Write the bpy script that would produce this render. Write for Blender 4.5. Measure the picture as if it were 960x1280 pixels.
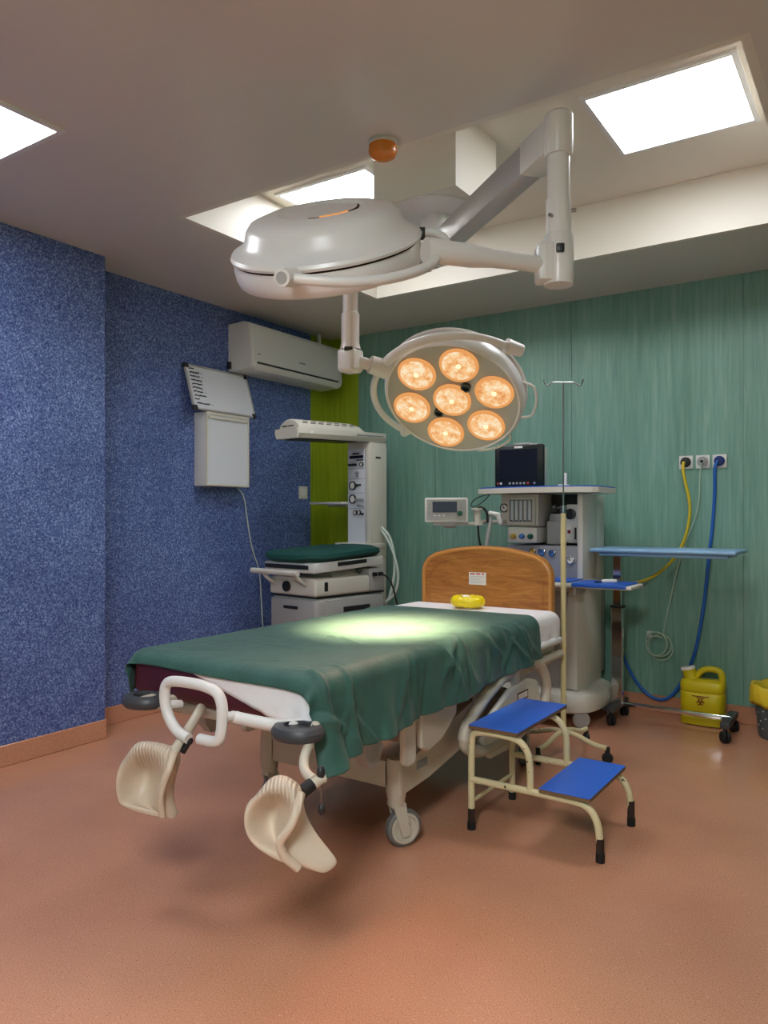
import bpy, bmesh, math, random
import numpy as np
from mathutils import Vector, Matrix

for o in list(bpy.data.objects):
    bpy.data.objects.remove(o)
S = bpy.context.scene
COL = S.collection
random.seed(4)
PI = math.pi

# ------------------------------------------------------------------ camera, world, exposure
cam_d = bpy.data.cameras.new('camera')
cam = bpy.data.objects.new('camera', cam_d)
COL.objects.link(cam)
cam.location = (0, 0, 1.25)
cam.rotation_euler = (PI / 2, 0, math.radians(33.84))
cam_d.sensor_fit = 'VERTICAL'
cam_d.sensor_height = 36
cam_d.lens = 36 * 950 / 1280
cam_d.shift_y = 5 / 1280
cam_d.clip_start = 0.02
S.camera = cam
S.view_settings.view_transform = 'Standard'
S.view_settings.look = 'None'
S.view_settings.gamma = 1
S.view_settings.use_curve_mapping = False
S.view_settings.exposure = 0.12
PANEL_STRENGTH = 15.5     # recess panels and the one by the blue wall
PANEL_NEAR = 54.0         # the pair over the viewer
SPOT_ONE = 2500.0       # watts, lamp head over the bed
SPOT_TWO = 40.0       # watts, lamp head by the green wall
w = bpy.data.worlds.new('world')
S.world = w
w.use_nodes = True
w.node_tree.nodes['Background'].inputs[0].default_value = (0.8, 0.85, 0.9, 1)
w.node_tree.nodes['Background'].inputs[1].default_value = 0.02

# ------------------------------------------------------------------ materials
MAT = {}


def lin(c):
    return tuple(((v / 255) / 12.92 if v / 255 <= 0.04045 else ((v / 255 + 0.055) / 1.055) ** 2.4) for v in c) + (1,)


def mat(name, rgb, rough=0.5, metal=0.0, **kw):
    m = bpy.data.materials.new(name)
    m.use_nodes = True
    b = m.node_tree.nodes['Principled BSDF']
    b.inputs['Base Color'].default_value = lin(rgb)
    b.inputs['Roughness'].default_value = rough
    b.inputs['Metallic'].default_value = metal
    for k, v in kw.items():
        b.inputs[k].default_value = v
    MAT[name] = m
    return m


def nodes(name):
    nt = MAT[name].node_tree
    return nt, nt.nodes['Principled BSDF']


def tex(nt, kind, scale, vec=None, **kw):
    n = nt.nodes.new(kind)
    n.inputs['Scale'].default_value = scale
    for k, v in kw.items():
        if k in n.inputs:
            n.inputs[k].default_value = v
        else:
            setattr(n, k, v)
    if vec:
        nt.links.new(vec, n.inputs['Vector'])
    return n


def coords(nt, scale=(1, 1, 1)):
    c = nt.nodes.new('ShaderNodeTexCoord')
    mp = nt.nodes.new('ShaderNodeMapping')
    mp.inputs['Scale'].default_value = scale
    nt.links.new(c.outputs['Object'], mp.inputs['Vector'])
    return mp.outputs[0]


def ramp(nt, src, stops):
    r = nt.nodes.new('ShaderNodeValToRGB')
    e = r.color_ramp.elements
    while len(e) < len(stops):
        e.new(0.5)
    for k, (p, c) in enumerate(stops):
        e[k].position = p
        e[k].color = lin(c)
    nt.links.new(src, r.inputs[0])
    return r.outputs[0]


def mix(nt, a, b, fac, mode='MIX'):
    m = nt.nodes.new('ShaderNodeMix')
    m.data_type = 'RGBA'
    m.blend_type = mode
    if isinstance(fac, float):
        m.inputs[0].default_value = fac
    else:
        nt.links.new(fac, m.inputs[0])
    for s, i in ((a, 6), (b, 7)):
        if isinstance(s, tuple):
            m.inputs[i].default_value = s
        else:
            nt.links.new(s, m.inputs[i])
    return m.outputs[2]


def bump(nt, b, h, strength=0.2, dist=0.01):
    bp = nt.nodes.new('ShaderNodeBump')
    bp.inputs['Strength'].default_value = strength
    bp.inputs['Distance'].default_value = dist
    nt.links.new(h, bp.inputs['Height'])
    nt.links.new(bp.outputs[0], b.inputs['Normal'])


# speckled blue wall vinyl
mat('blue_vinyl', (80, 100, 160), 0.55)
nt, b = nodes('blue_vinyl')
v = coords(nt)
n1 = tex(nt, 'ShaderNodeTexNoise', 125, v, Detail=3.0, Roughness=0.7)
c = ramp(nt, n1.outputs[0], [(0.34, (38, 52, 106)), (0.47, (80, 102, 162)), (0.55, (106, 130, 186)), (0.66, (174, 192, 226))])
n2 = tex(nt, 'ShaderNodeTexNoise', 3, v, Detail=2.0)
c2 = ramp(nt, n2.outputs[0], [(0.3, (225, 225, 232)), (0.7, (255, 255, 255))])
nt.links.new(mix(nt, c, c2, 1.0, 'MULTIPLY'), b.inputs['Base Color'])

# streaky green wall laminate
mat('green_laminate', (110, 160, 140), 0.42)
nt, b = nodes('green_laminate')
v = coords(nt, (1, 1, 0.055))
n1 = tex(nt, 'ShaderNodeTexNoise', 42, v, Detail=5.0, Roughness=0.6, Distortion=0.6)
v3 = coords(nt, (1, 1, 0.12))
n3 = tex(nt, 'ShaderNodeTexNoise', 5, v3, Detail=3.0, Roughness=0.55, Distortion=0.3)
ca = ramp(nt, n1.outputs[0], [(0.3, (114, 158, 142)), (0.5, (128, 171, 154)), (0.7, (146, 184, 167))])
cb = ramp(nt, n3.outputs[0], [(0.35, (226, 232, 230)), (0.65, (255, 255, 255))])
nt.links.new(mix(nt, ca, cb, 1.0, 'MULTIPLY'), b.inputs['Base Color'])

# lime laminate
mat('lime_laminate', (150, 168, 30), 0.4)
nt, b = nodes('lime_laminate')
n1 = tex(nt, 'ShaderNodeTexNoise', 30, coords(nt, (1, 1, 0.06)), Detail=4.0)
nt.links.new(ramp(nt, n1.outputs[0], [(0.3, (140, 158, 18)), (0.7, (164, 182, 44))]), b.inputs['Base Color'])

# terrazzo-like orange floor vinyl


def floor_mat(name, k=1.0):
    mat(name, (200, 130, 100), 0.42)
    nt, b = nodes(name)
    v = coords(nt)
    n1 = tex(nt, 'ShaderNodeTexNoise', 260, v, Detail=2.0, Roughness=0.6)
    c = ramp(nt, n1.outputs[0], [(0.3, (190, 130, 100)), (0.5, (210, 149, 117)), (0.7, (226, 171, 141))])
    vo = tex(nt, 'ShaderNodeTexVoronoi', 120, v)
    sp = ramp(nt, vo.outputs['Distance'], [(0.12, (255, 255, 255)), (0.2, (0, 0, 0))])
    n2 = tex(nt, 'ShaderNodeTexNoise', 60, v, Detail=1.0)
    sel = ramp(nt, n2.outputs[0], [(0.55, (0, 0, 0)), (0.62, (255, 255, 255))])
    f = mix(nt, sp, sel, 1.0, 'MULTIPLY')
    c = mix(nt, c, lin((240, 205, 170)), f)
    vd = tex(nt, 'ShaderNodeTexVoronoi', 55, v)
    dk = ramp(nt, vd.outputs['Distance'], [(0.05, (255, 255, 255)), (0.09, (0, 0, 0))])
    c = mix(nt, c, lin((96, 54, 40)), dk)
    n4 = tex(nt, 'ShaderNodeTexNoise', 1.4, v, Detail=4.0)
    c4 = ramp(nt, n4.outputs[0], [(0.3, (232, 228, 224)), (0.7, (255, 255, 255))])
    nt.links.new(mix(nt, c, c4, 1.0, 'MULTIPLY'), b.inputs['Base Color'])
    r = ramp(nt, n4.outputs[0], [(0.3, (90, 90, 90)), (0.7, (140, 140, 140))])
    nt.links.new(r, b.inputs['Roughness'])


floor_mat('floor_vinyl')

mat('ceiling_paint', (214, 206, 198), 0.3, **{'Specular IOR Level': 0.55})
nt, b = nodes('ceiling_paint')
n1 = tex(nt, 'ShaderNodeTexNoise', 2.2, coords(nt), Detail=2.0)
bump(nt, b, n1.outputs[0], 0.05, 0.02)
mat('tray_paint', (226, 220, 206), 0.45)
mat('panel_frame', (225, 225, 222), 0.4)
mat('white_enamel', (226, 224, 220), 0.28)
mat('lamp_face', (176, 170, 164), 0.35)
mat('aluminium', (190, 188, 186), 0.35, 0.3)
mat('chrome', (215, 215, 218), 0.12, 1.0)
mat('steel', (170, 170, 172), 0.25, 1.0)
mat('ivory_plastic', (216, 211, 198), 0.42)
mat('grey_plastic', (168, 166, 162), 0.45)
mat('tyre_grey', (112, 110, 106), 0.55)
mat('panel_grey', (150, 150, 154), 0.45)
mat('dark_plastic', (34, 34, 36), 0.4)
mat('black_rubber', (20, 20, 21), 0.6)
mat('bumper_grey', (62, 64, 68), 0.45)
mat('cream_paint', (226, 212, 168), 0.38)
mat('bed_beige', (200, 190, 172), 0.42)
mat('maroon_vinyl', (78, 22, 40), 0.45)


def leather(name, zc):
    """soft upholstery whose upper band is gathered in pleats above height zc"""
    mat(name, (208, 190, 168), 0.36)
    nt, b = nodes(name)
    c = nt.nodes.new('ShaderNodeTexCoord')
    mp = nt.nodes.new('ShaderNodeMapping')
    mp.inputs['Rotation'].default_value = (0, 0, -math.radians(33.84))
    nt.links.new(c.outputs['Object'], mp.inputs['Vector'])
    wv = tex(nt, 'ShaderNodeTexWave', 30, mp.outputs[0], Distortion=2.0, Detail=1.0)
    wv.bands_direction = 'X'
    wv.inputs['Detail Scale'].default_value = 0.6
    sp = nt.nodes.new('ShaderNodeSeparateXYZ')
    nt.links.new(c.outputs['Object'], sp.inputs[0])
    mr = nt.nodes.new('ShaderNodeMapRange')
    mr.inputs[1].default_value = zc - 0.02
    mr.inputs[2].default_value = zc + 0.02
    nt.links.new(sp.outputs[2], mr.inputs[0])
    mu = nt.nodes.new('ShaderNodeMath')
    mu.operation = 'MULTIPLY'
    nt.links.new(wv.outputs[1], mu.inputs[0])
    nt.links.new(mr.outputs[0], mu.inputs[1])
    bump(nt, b, mu.outputs[0], 0.55, 0.006)


leather('leather', 0.525)
leather('leather_far', 0.455)
mat('leather_seam', (120, 104, 86), 0.6)
mat('blue_step', (48, 106, 214), 0.32)
mat('chipboard', (120, 92, 62), 0.8)
mat('blue_mat', (36, 92, 190), 0.42)
mat('table_blue', (150, 192, 228), 0.5)
mat('screen_glass', (26, 28, 44), 0.12)
mat('lcd_grey', (62, 66, 84), 0.25)
mat('monitor_black', (14, 15, 18), 0.3)
mat('paper', (236, 232, 226), 0.7)
mat('red_print', (190, 70, 50), 0.6)
mat('grey_print', (140, 146, 150), 0.6)
mat('ink', (24, 26, 40), 0.6)
mat('board_white', (224, 226, 232), 0.22)
mat('sharps_yellow', (206, 186, 12), 0.4)
mat('sharps_red', (130, 24, 14), 0.5)
mat('yellow_wrap', (250, 222, 20), 0.3)
mat('liner_yellow', (226, 196, 50), 0.35)
mat('bin_grey', (84, 92, 96), 0.5)
mat('bin_dot', (196, 204, 206), 0.5)
mat('hose_yellow', (216, 190, 40), 0.4)
mat('hose_blue', (30, 96, 180), 0.4)
mat('hose_green', (176, 200, 178), 0.4)
mat('hose_white', (206, 216, 206), 0.4)
mat('plug_blue', (30, 52, 120), 0.35)
mat('knob_green', (20, 84, 62), 0.4)
mat('knob_yellow', (196, 160, 60), 0.4)
mat('knob_blue', (70, 116, 180), 0.4)
mat('glass_tube', (232, 238, 240), 0.1)
mat('detector_orange', (226, 128, 24), 0.2)
mat('green_cover', (14, 74, 68), 0.75)
mat('sheet_white', (238, 234, 234), 0.8)
mat('rust', (52, 34, 26), 0.85)

# painted steel chipped to bare rust low on the legs (wear)
nt, b = nodes('cream_paint')
v = coords(nt)
n1 = tex(nt, 'ShaderNodeTexNoise', 26, v, Detail=3.0, Roughness=0.7)
c = ramp(nt, n1.outputs[0], [(0.655, (226, 212, 168)), (0.675, (70, 44, 32))])
nt.links.new(c, b.inputs['Base Color'])
mat('pole_cream', (220, 204, 150), 0.36)

# wood
mat('oak_veneer', (178, 118, 54), 0.38)
nt, b = nodes('oak_veneer')
v = coords(nt, (0.16, 1, 1))
n1 = tex(nt, 'ShaderNodeTexNoise', 34, v, Detail=5.0, Roughness=0.65, Distortion=0.8)
nt.links.new(ramp(nt, n1.outputs[0], [(0.32, (148, 86, 32)), (0.55, (182, 120, 54)), (0.75, (200, 142, 74))]), b.inputs['Base Color'])
mat('oak_edge', (196, 134, 66), 0.35)

# green surgical cloth with a fine weave
mat('green_cloth', (22, 98, 80), 0.65, **{'Sheen Weight': 0.1, 'Specular IOR Level': 0.6})
nt, b = nodes('green_cloth')
v = coords(nt)
n1 = tex(nt, 'ShaderNodeTexNoise', 9, v, Detail=4.0)
nt.links.new(ramp(nt, n1.outputs[0], [(0.3, (36, 80, 71)), (0.7, (48, 94, 83))]), b.inputs['Base Color'])
n2 = tex(nt, 'ShaderNodeTexNoise', 38, v, Detail=4.0, Roughness=0.6)
bump(nt, b, n2.outputs[0], 0.3, 0.01)
nt, b = nodes('sheet_white')
n2 = tex(nt, 'ShaderNodeTexNoise', 30, coords(nt), Detail=4.0)
bump(nt, b, n2.outputs[0], 0.25, 0.01)


def emit(name, rgb, strength):
    m = bpy.data.materials.new(name)
    m.use_nodes = True
    nt = m.node_tree
    nt.nodes.remove(nt.nodes['Principled BSDF'])
    e = nt.nodes.new('ShaderNodeEmission')
    e.inputs[0].default_value = lin(rgb)
    e.inputs[1].default_value = strength
    nt.links.new(e.outputs[0], nt.nodes['Material Output'].inputs[0])
    MAT[name] = m
    return m


emit('panel_glow', (246, 249, 255), PANEL_STRENGTH)
emit('panel_glow_near', (246, 249, 255), PANEL_NEAR)
emit('bulb_core', (255, 226, 170), 1.5)
# ribbed lens lit from behind: concentric prism rings
m = emit('bulb_lens', (255, 190, 120), 0.9)
nt = m.node_tree
e = [n for n in nt.nodes if n.type == 'EMISSION'][0]
n1 = tex(nt, 'ShaderNodeTexNoise', 26, coords(nt), Detail=3.0, Roughness=0.7)
nt.links.new(ramp(nt, n1.outputs[0], [(0.30, (226, 146, 78)), (0.48, (252, 198, 138)), (0.64, (255, 236, 200))]), e.inputs[0])
emit('bulb_rim', (240, 166, 98), 0.85)


# ------------------------------------------------------------------ mesh building
class MB:
    def __init__(self, m=None):
        self.v = []
        self.f = []
        self.m = m or Matrix.Identity(4)

    def add(self, verts, faces, m=None):
        k = len(self.v)
        mm = self.m @ m if m is not None else self.m
        self.v += [tuple(mm @ Vector(p)) for p in verts]
        self.f += [tuple(i + k for i in f) for f in faces]
        return self

    def box(self, x0, x1, y0, y1, z0, z1, bev=0.0, seg=2, m=None):
        bm = bmesh.new()
        bmesh.ops.create_cube(bm, size=1)
        for q in bm.verts:
            q.co = Vector(((x0 + x1) / 2 + q.co.x * (x1 - x0), (y0 + y1) / 2 + q.co.y * (y1 - y0), (z0 + z1) / 2 + q.co.z * (z1 - z0)))
        if bev > 0:
            bev = min(bev, 0.49 * min(x1 - x0, y1 - y0, z1 - z0))
            bmesh.ops.bevel(bm, geom=list(bm.edges), offset=bev, segments=seg, profile=0.5, affect='EDGES')
        bm.verts.index_update()
        self.add([tuple(q.co) for q in bm.verts], [[q.index for q in f.verts] for f in bm.faces], m)
        bm.free()
        return self

    def obox(self, c, size, rot, bev=0.0, seg=2):
        sx, sy, sz = [s / 2 for s in size]
        return self.box(-sx, sx, -sy, sy, -sz, sz, bev, seg, Matrix.Translation(c) @ rot.to_4x4())

    def loft(self, rings, closed=True, cap=True):
        n = len(rings[0])
        vs = [p for r in rings for p in r]
        fs = []
        for a in range(len(rings) - 1):
            for k in range(n if closed else n - 1):
                k2 = (k + 1) % n
                fs.append((a * n + k, a * n + k2, (a + 1) * n + k2, (a + 1) * n + k))
        if cap and closed:
            fs.append(tuple(range(n - 1, -1, -1)))
            fs.append(tuple((len(rings) - 1) * n + k for k in range(n)))
        return self.add(vs, fs)

    def cyl(self, p0, p1, r0, r1=None, seg=20):
        r1 = r0 if r1 is None else r1
        p0 = Vector(p0)
        p1 = Vector(p1)
        d = (p1 - p0).normalized()
        a = d.orthogonal().normalized()
        b_ = d.cross(a)
        rings = []
        for p, r in ((p0, r0), (p1, r1)):
            rings.append([tuple(p + r * (math.cos(2 * PI * k / seg) * a + math.sin(2 * PI * k / seg) * b_)) for k in range(seg)])
        return self.loft(rings)

    def tube(self, pts, r, seg=10, closed=False, smooth=0):
        pts = [Vector(p) for p in pts]
        for _ in range(smooth):
            q = [] if closed else [pts[0]]
            n = len(pts)
            for k in range(n if closed else n - 1):
                a, c_ = pts[k], pts[(k + 1) % n]
                q += [a * 0.75 + c_ * 0.25, a * 0.25 + c_ * 0.75]
            if not closed:
                q.append(pts[-1])
            pts = q
        n = len(pts)
        rings = []
        ref = None
        for k in range(n):
            if closed:
                t = (pts[(k + 1) % n] - pts[k - 1]).normalized()
            else:
                t = (pts[min(k + 1, n - 1)] - pts[max(k - 1, 0)]).normalized()
            if ref is None:
                ref = t.orthogonal().normalized()
            ref = (ref - t * ref.dot(t)).normalized()
            b_ = t.cross(ref)
            rr = r(k / (n - 1)) if callable(r) else r
            rings.append([tuple(pts[k] + rr * (math.cos(2 * PI * j / seg) * ref + math.sin(2 * PI * j / seg) * b_)) for j in range(seg)])
        if closed:
            rings.append(rings[0])
            return self.loft(rings, cap=False)
        return self.loft(rings)

    def lathe(self, prof, seg=40, m=None):
        vs = []
        fs = []
        for r, z in prof:
            r = max(r, 1e-4)
            vs += [(r * math.cos(2 * PI * k / seg), r * math.sin(2 * PI * k / seg), z) for k in range(seg)]
        for a in range(len(prof) - 1):
            for k in range(seg):
                k2 = (k + 1) % seg
                fs.append((a * seg + k, a * seg + k2, (a + 1) * seg + k2, (a + 1) * seg + k))
        return self.add(vs, fs, m)

    def prism(self, poly, t0, t1, m=None):
        n = len(poly)
        vs = [(x, y, t0) for x, y in poly] + [(x, y, t1) for x, y in poly]
        fs = [tuple(range(n - 1, -1, -1)), tuple(range(n, 2 * n))]
        fs += [(k, (k + 1) % n, n + (k + 1) % n, n + k) for k in range(n)]
        return self.add(vs, fs, m)

    def sphere(self, c, r, sc=(1, 1, 1), seg=16, rings=10):
        prof = [(r * math.sin(PI * k / rings), -r * math.cos(PI * k / rings)) for k in range(rings + 1)]
        return self.lathe(prof, seg, Matrix.Translation(c) @ Matrix.Diagonal((*sc, 1)))

    def build(self, name, mt, parent=None, angle=35, label=None):
        me = bpy.data.meshes.new(name)
        base = Vector(base_of(parent)) if parent else Vector((0, 0, 0))
        me.from_pydata([tuple(Vector(p) - base) for p in self.v], [], self.f)
        bm = bmesh.new()
        bm.from_mesh(me)
        bmesh.ops.recalc_face_normals(bm, faces=bm.faces)
        bm.to_mesh(me)
        bm.free()
        me.materials.append(MAT[mt])
        if angle:
            me.polygons.foreach_set('use_smooth', [True] * len(me.polygons))
            me.set_sharp_from_angle(angle=math.radians(angle))
        o = bpy.data.objects.new(name, me)
        COL.objects.link(o)
        if parent:
            o.parent = parent
        if label:
            o['label'] = label
        return o


def base_of(o):
    while o.parent:
        o = o.parent
    return o.location


def tag(o, label, cat, group=None, kind=None):
    o['label'] = label
    o['category'] = cat
    if group:
        o['group'] = group
    if kind:
        o['kind'] = kind
    return o


def thing(name, label, cat, loc, group=None):
    o = bpy.data.objects.new(name, None)
    COL.objects.link(o)
    o.location = loc
    o.empty_display_size = 0.1
    return tag(o, label, cat, group)


def struct(o, label=None):
    o['kind'] = 'structure'
    if label:
        o['label'] = label
    return o


def rotz(a):
    return Matrix.Rotation(math.radians(a), 4, 'Z')


def T(x, y, z):
    return Matrix.Translation((x, y, z))


def frame(c, z, x):
    """matrix whose local z axis is z and local x axis lies along x"""
    z = Vector(z).normalized()
    x = Vector(x)
    x = (x - z * x.dot(z)).normalized()
    y = z.cross(x)
    return Matrix((x, y, z)).transposed().to_4x4() if False else Matrix.Translation(c) @ Matrix((x, y, z)).transposed().to_4x4()


# ------------------------------------------------------------------ the room
H = 2.71
HT = 3.01
XL, XN, YB, YS = -3.90, -3.684, 5.0, 2.676
XR, YF = 1.7, -1.9
TX0, TX1, TY0, TY1 = -2.88, -0.39, 2.55, 4.21
struct(MB().box(XL - 0.15, XR + 0.15, YF - 0.15, YB + 0.15, -0.1, 0).build('floor', 'floor_vinyl', angle=0), 'orange speckled vinyl floor')
cl = MB()
WT = 0.03
for a in ((XL, TX0 - WT, YF, YB), (TX1 + WT, XR, YF, YB), (TX0 - WT, TX1 + WT, YF, TY0 - WT), (TX0 - WT, TX1 + WT, TY1 + WT, YB)):
    cl.box(a[0], a[1], a[2], a[3], H, H + 0.06)
struct(cl.build('ceiling', 'ceiling_paint', angle=0), 'glossy beige lowered ceiling')
tr = MB()
tr.box(TX0 - 0.1, TX1 + 0.1, TY0 - 0.1, TY1 + 0.1, HT, HT + 0.06)
for a in ((TX0 - WT, TX0, TY0 - WT, TY1 + WT), (TX1, TX1 + WT, TY0 - WT, TY1 + WT), (TX0, TX1, TY0 - WT, TY0), (TX0, TX1, TY1, TY1 + WT)):
    tr.box(a[0], a[1], a[2], a[3], H, HT)
struct(tr.build('ceiling_recess', 'tray_paint', angle=0), 'raised cream ceiling recess')
hb = MB().box(-1.985, -1.557, 2.874, 3.272, 2.667, HT)
struct(hb.build('trim_1', 'tray_paint', angle=0), 'cream box under the ceiling recess carrying the lamp mount')

struct(MB().box(XN - 0.5, XN, YF, YS, 0, H).build('wall_left', 'blue_vinyl', angle=0), 'blue speckled wall, near part')
struct(MB().box(XL - 0.12, XL, YS, 4.755, 0, H).build('wall_left_recess', 'blue_vinyl', angle=0), 'blue speckled wall, set back part')
struct(MB().box(XL - 0.12, XL, 4.755, YB + 0.12, 0, H).build('wall_corner', 'lime_laminate', angle=0), 'lime green wall strip in the corner')
struct(MB().box(XL, -3.6, YB, YB + 0.12, 0, H).build('wall_corner_back', 'lime_laminate', angle=0), 'lime green strip on the back wall')
wb = struct(MB().box(-3.6, XR, YB + 0.006, YB + 0.12, 0, H).build('wall_back', 'green_laminate', angle=0), 'green streaked laminate wall')
edges = [-3.6, -2.884, -1.817, -0.75, 0.47, XR]
for k in range(5):
    a, c_ = edges[k] + 0.0012, edges[k + 1] - 0.0012
    for z0, z1 in (((0, 1.62), (1.6224, H)) if k == 0 else ((0, H),)):
        MB().box(a, c_, YB, YB + 0.008, z0, z1).build('wall_panel', 'green_laminate', wb, angle=0)
struct(MB().box(XR, XR + 0.12, YF, YB, 0, H).build('wall_right', 'green_laminate', angle=0), 'green wall')
struct(MB().box(XL, XR, YF - 0.12, YF, 0, H).build('wall_front', 'green_laminate', angle=0), 'wall behind the viewer')


def skirting(name, x0, x1, y0, y1):
    o = MB().box(x0, x1, y0, y1, 0, 0.108, 0.004, 1).build(name, 'floor_vinyl', angle=0)
    struct(o, 'orange vinyl skirting')


skirting('baseboard_left', XN, XN + 0.008, YF, YS + 0.008)
skirting('baseboard_left_recess', XL, XL + 0.008, YS, YB)
skirting('baseboard_left_return', XL, XN + 0.008, YS, YS + 0.008)
skirting('baseboard_back', XL, XR, YB - 0.008, YB)
skirting('baseboard_right', XR - 0.008, XR, YF, YB)


# ------------------------------------------------------------------ ceiling light panels
def light_panel(cx, cy, z, label, h=0.305, glow='panel_glow'):
    t = thing('ceiling_light', label, 'ceiling light', (cx, cy, z), 'square ceiling light panels')
    fr = MB()
    fo, fi = h, h - 0.022
    for x0, x1, y0, y1 in ((-fo, fo, -fo, -fi), (-fo, fo, fi, fo), (-fo, -fi, -fi, fi), (fi, fo, -fi, fi)):
        fr.box(cx + x0, cx + x1, cy + y0, cy + y1, z - 0.012, z + 0.0)
    fr.build('frame', 'panel_frame', t, angle=0)
    MB().box(cx - fi, cx + fi, cy - fi, cy + fi, z - 0.008, z - 0.002).build('diffuser', glow, t, angle=0)
    return t


light_panel(-0.795, 3.415, HT, 'square white light panel in the ceiling recess, right end')
light_panel(-2.50, 3.415, HT, 'square white light panel in the ceiling recess, left end behind the lamp')
light_panel(-2.905, 1.41, H, 'square white light panel cut by the left picture edge')
light_panel(-0.15, -0.4, H, 'square white light panel overhead behind the viewer', glow='panel_glow_near')
light_panel(-0.15, -1.02, H, 'square white light panel behind the viewer, farthest back', glow='panel_glow_near')

# fire detector
t = thing('smoke_detector', 'round orange smoke detector on the lowered ceiling', 'smoke detector', (-1.655, 2.46, H))
MB().lathe([(0, 0.0), (0.056, 0), (0.058, -0.012), (0.054, -0.016), (0, -0.016)], 32, T(-1.655, 2.46, H)).build('base_ring', 'ivory_plastic', t)
MB().lathe([(0.054, -0.016), (0.056, -0.04), (0.05, -0.056), (0.034, -0.066), (0.0, -0.07)], 32, T(-1.655, 2.46, H)).build('dome', 'detector_orange', t)

# ------------------------------------------------------------------ twin surgical light
MX, MY = -1.77, 3.07
sl = thing('surgical_light', 'twin-head white surgical light hung from the ceiling over the bed', 'surgical light', (MX, MY, 2.667))
MB().lathe([(0.19, 0), (0.19, -0.008), (0.165, -0.018), (0.11, -0.026), (0.07, -0.03), (0.0, -0.03)], 48, T(MX, MY, 2.667)).build('ceiling_canopy', 'white_enamel', sl)
MB().lathe([(0.068, 2.645), (0.068, 2.455), (0.06, 2.445), (0.06, 2.425), (0.0, 2.42)], 36, T(MX, MY, 0)).build('stem', 'white_enamel', sl)


PX, PY = -0.905, 2.37     # upper right pivot post


def bar(mb, a, c_, wdt, hgt, bev=0.01, seg=2):
    a = Vector(a)
    c_ = Vector(c_)
    d = (c_ - a)
    y = d.normalized()
    x = y.cross(Vector((0, 0, 1))).normalized()
    z = x.cross(y)
    m = Matrix.Translation(a) @ Matrix((x, y, z)).transposed().to_4x4()
    return mb.box(-wdt / 2, wdt / 2, 0, d.length, -hgt / 2, hgt / 2, bev, seg, m)


bar(MB(), (MX, MY, 2.49), (PX - 0.02, PY + 0.02, 2.49), 0.085, 0.105).build('arm', 'aluminium', sl, label='long grey box arm')
bar(MB(), (PX - 0.15, PY + 0.125, 2.49), (PX - 0.02, PY + 0.02, 2.49), 0.092, 0.112).build('arm_sleeve', 'white_enamel', sl)
MB().lathe([(0.0, 2.56), (0.04, 2.558), (0.046, 2.55), (0.046, 2.43), (0.042, 2.42), (0.0, 2.42)], 28, T(PX, PY, 0)).build('pivot_cap', 'white_enamel', sl)
po = MB().lathe([(0.036, 2.43), (0.036, 2.28), (0.040, 2.278), (0.040, 2.14), (0.0, 2.14)], 28, T(PX, PY, 0)).build('post', 'white_enamel', sl)
for a, z in ((20, 2.24), (140, 2.225), (260, 2.215)):
    dx, dy = math.cos(math.radians(a)), math.sin(math.radians(a))
    MB().cyl((PX + dx * 0.036, PY + dy * 0.036, z), (PX + dx * 0.055, PY + dy * 0.055, z), 0.006, seg=10).build('screw', 'steel', po)
kb = MB()
kb.lathe([(0.0, 2.165), (0.045, 2.163), (0.049, 2.15), (0.049, 2.02), (0.046, 2.0), (0.0, 1.998)], 28, T(PX, PY, 0))
kb.obox((PX - 0.035, PY - 0.025, 2.07), (0.06, 0.085, 0.125), rotz(33.84).to_3x3(), 0.012)
kbo = kb.build('joint_block', 'white_enamel', sl)
MB().obox((PX + 0.022, PY - 0.044, 2.105), (0.026, 0.02, 0.028), rotz(25).to_3x3(), 0.004).build('black_plate', 'dark_plastic', kbo)


HUB1 = Vector((-1.152, 2.0, 2.052))
a0 = Vector((PX - 0.03, PY - 0.03, 2.062))
d01 = (HUB1 - a0)
sp = MB()
sp.tube([a0, a0 + d01 * 0.3, a0 + d01 * 0.55], lambda u: 0.026 + 0.002 * u, 16)
sp.build('spring_arm', 'white_enamel', sl)
sp = MB()
sp.tube([a0 + d01 * 0.28, a0 + d01 * 0.5, a0 + d01 * 0.7, a0 + d01 * 0.98], lambda u: 0.018 + 0.018 * min(1, u * 1.6), 18)
sp.build('spring_arm_cover', 'white_enamel', sl)
MB().cyl(a0 + d01 * 0.9, HUB1 + d01.normalized() * 0.035, 0.037, seg=24).build('yoke_hub', 'white_enamel', sl)


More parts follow.
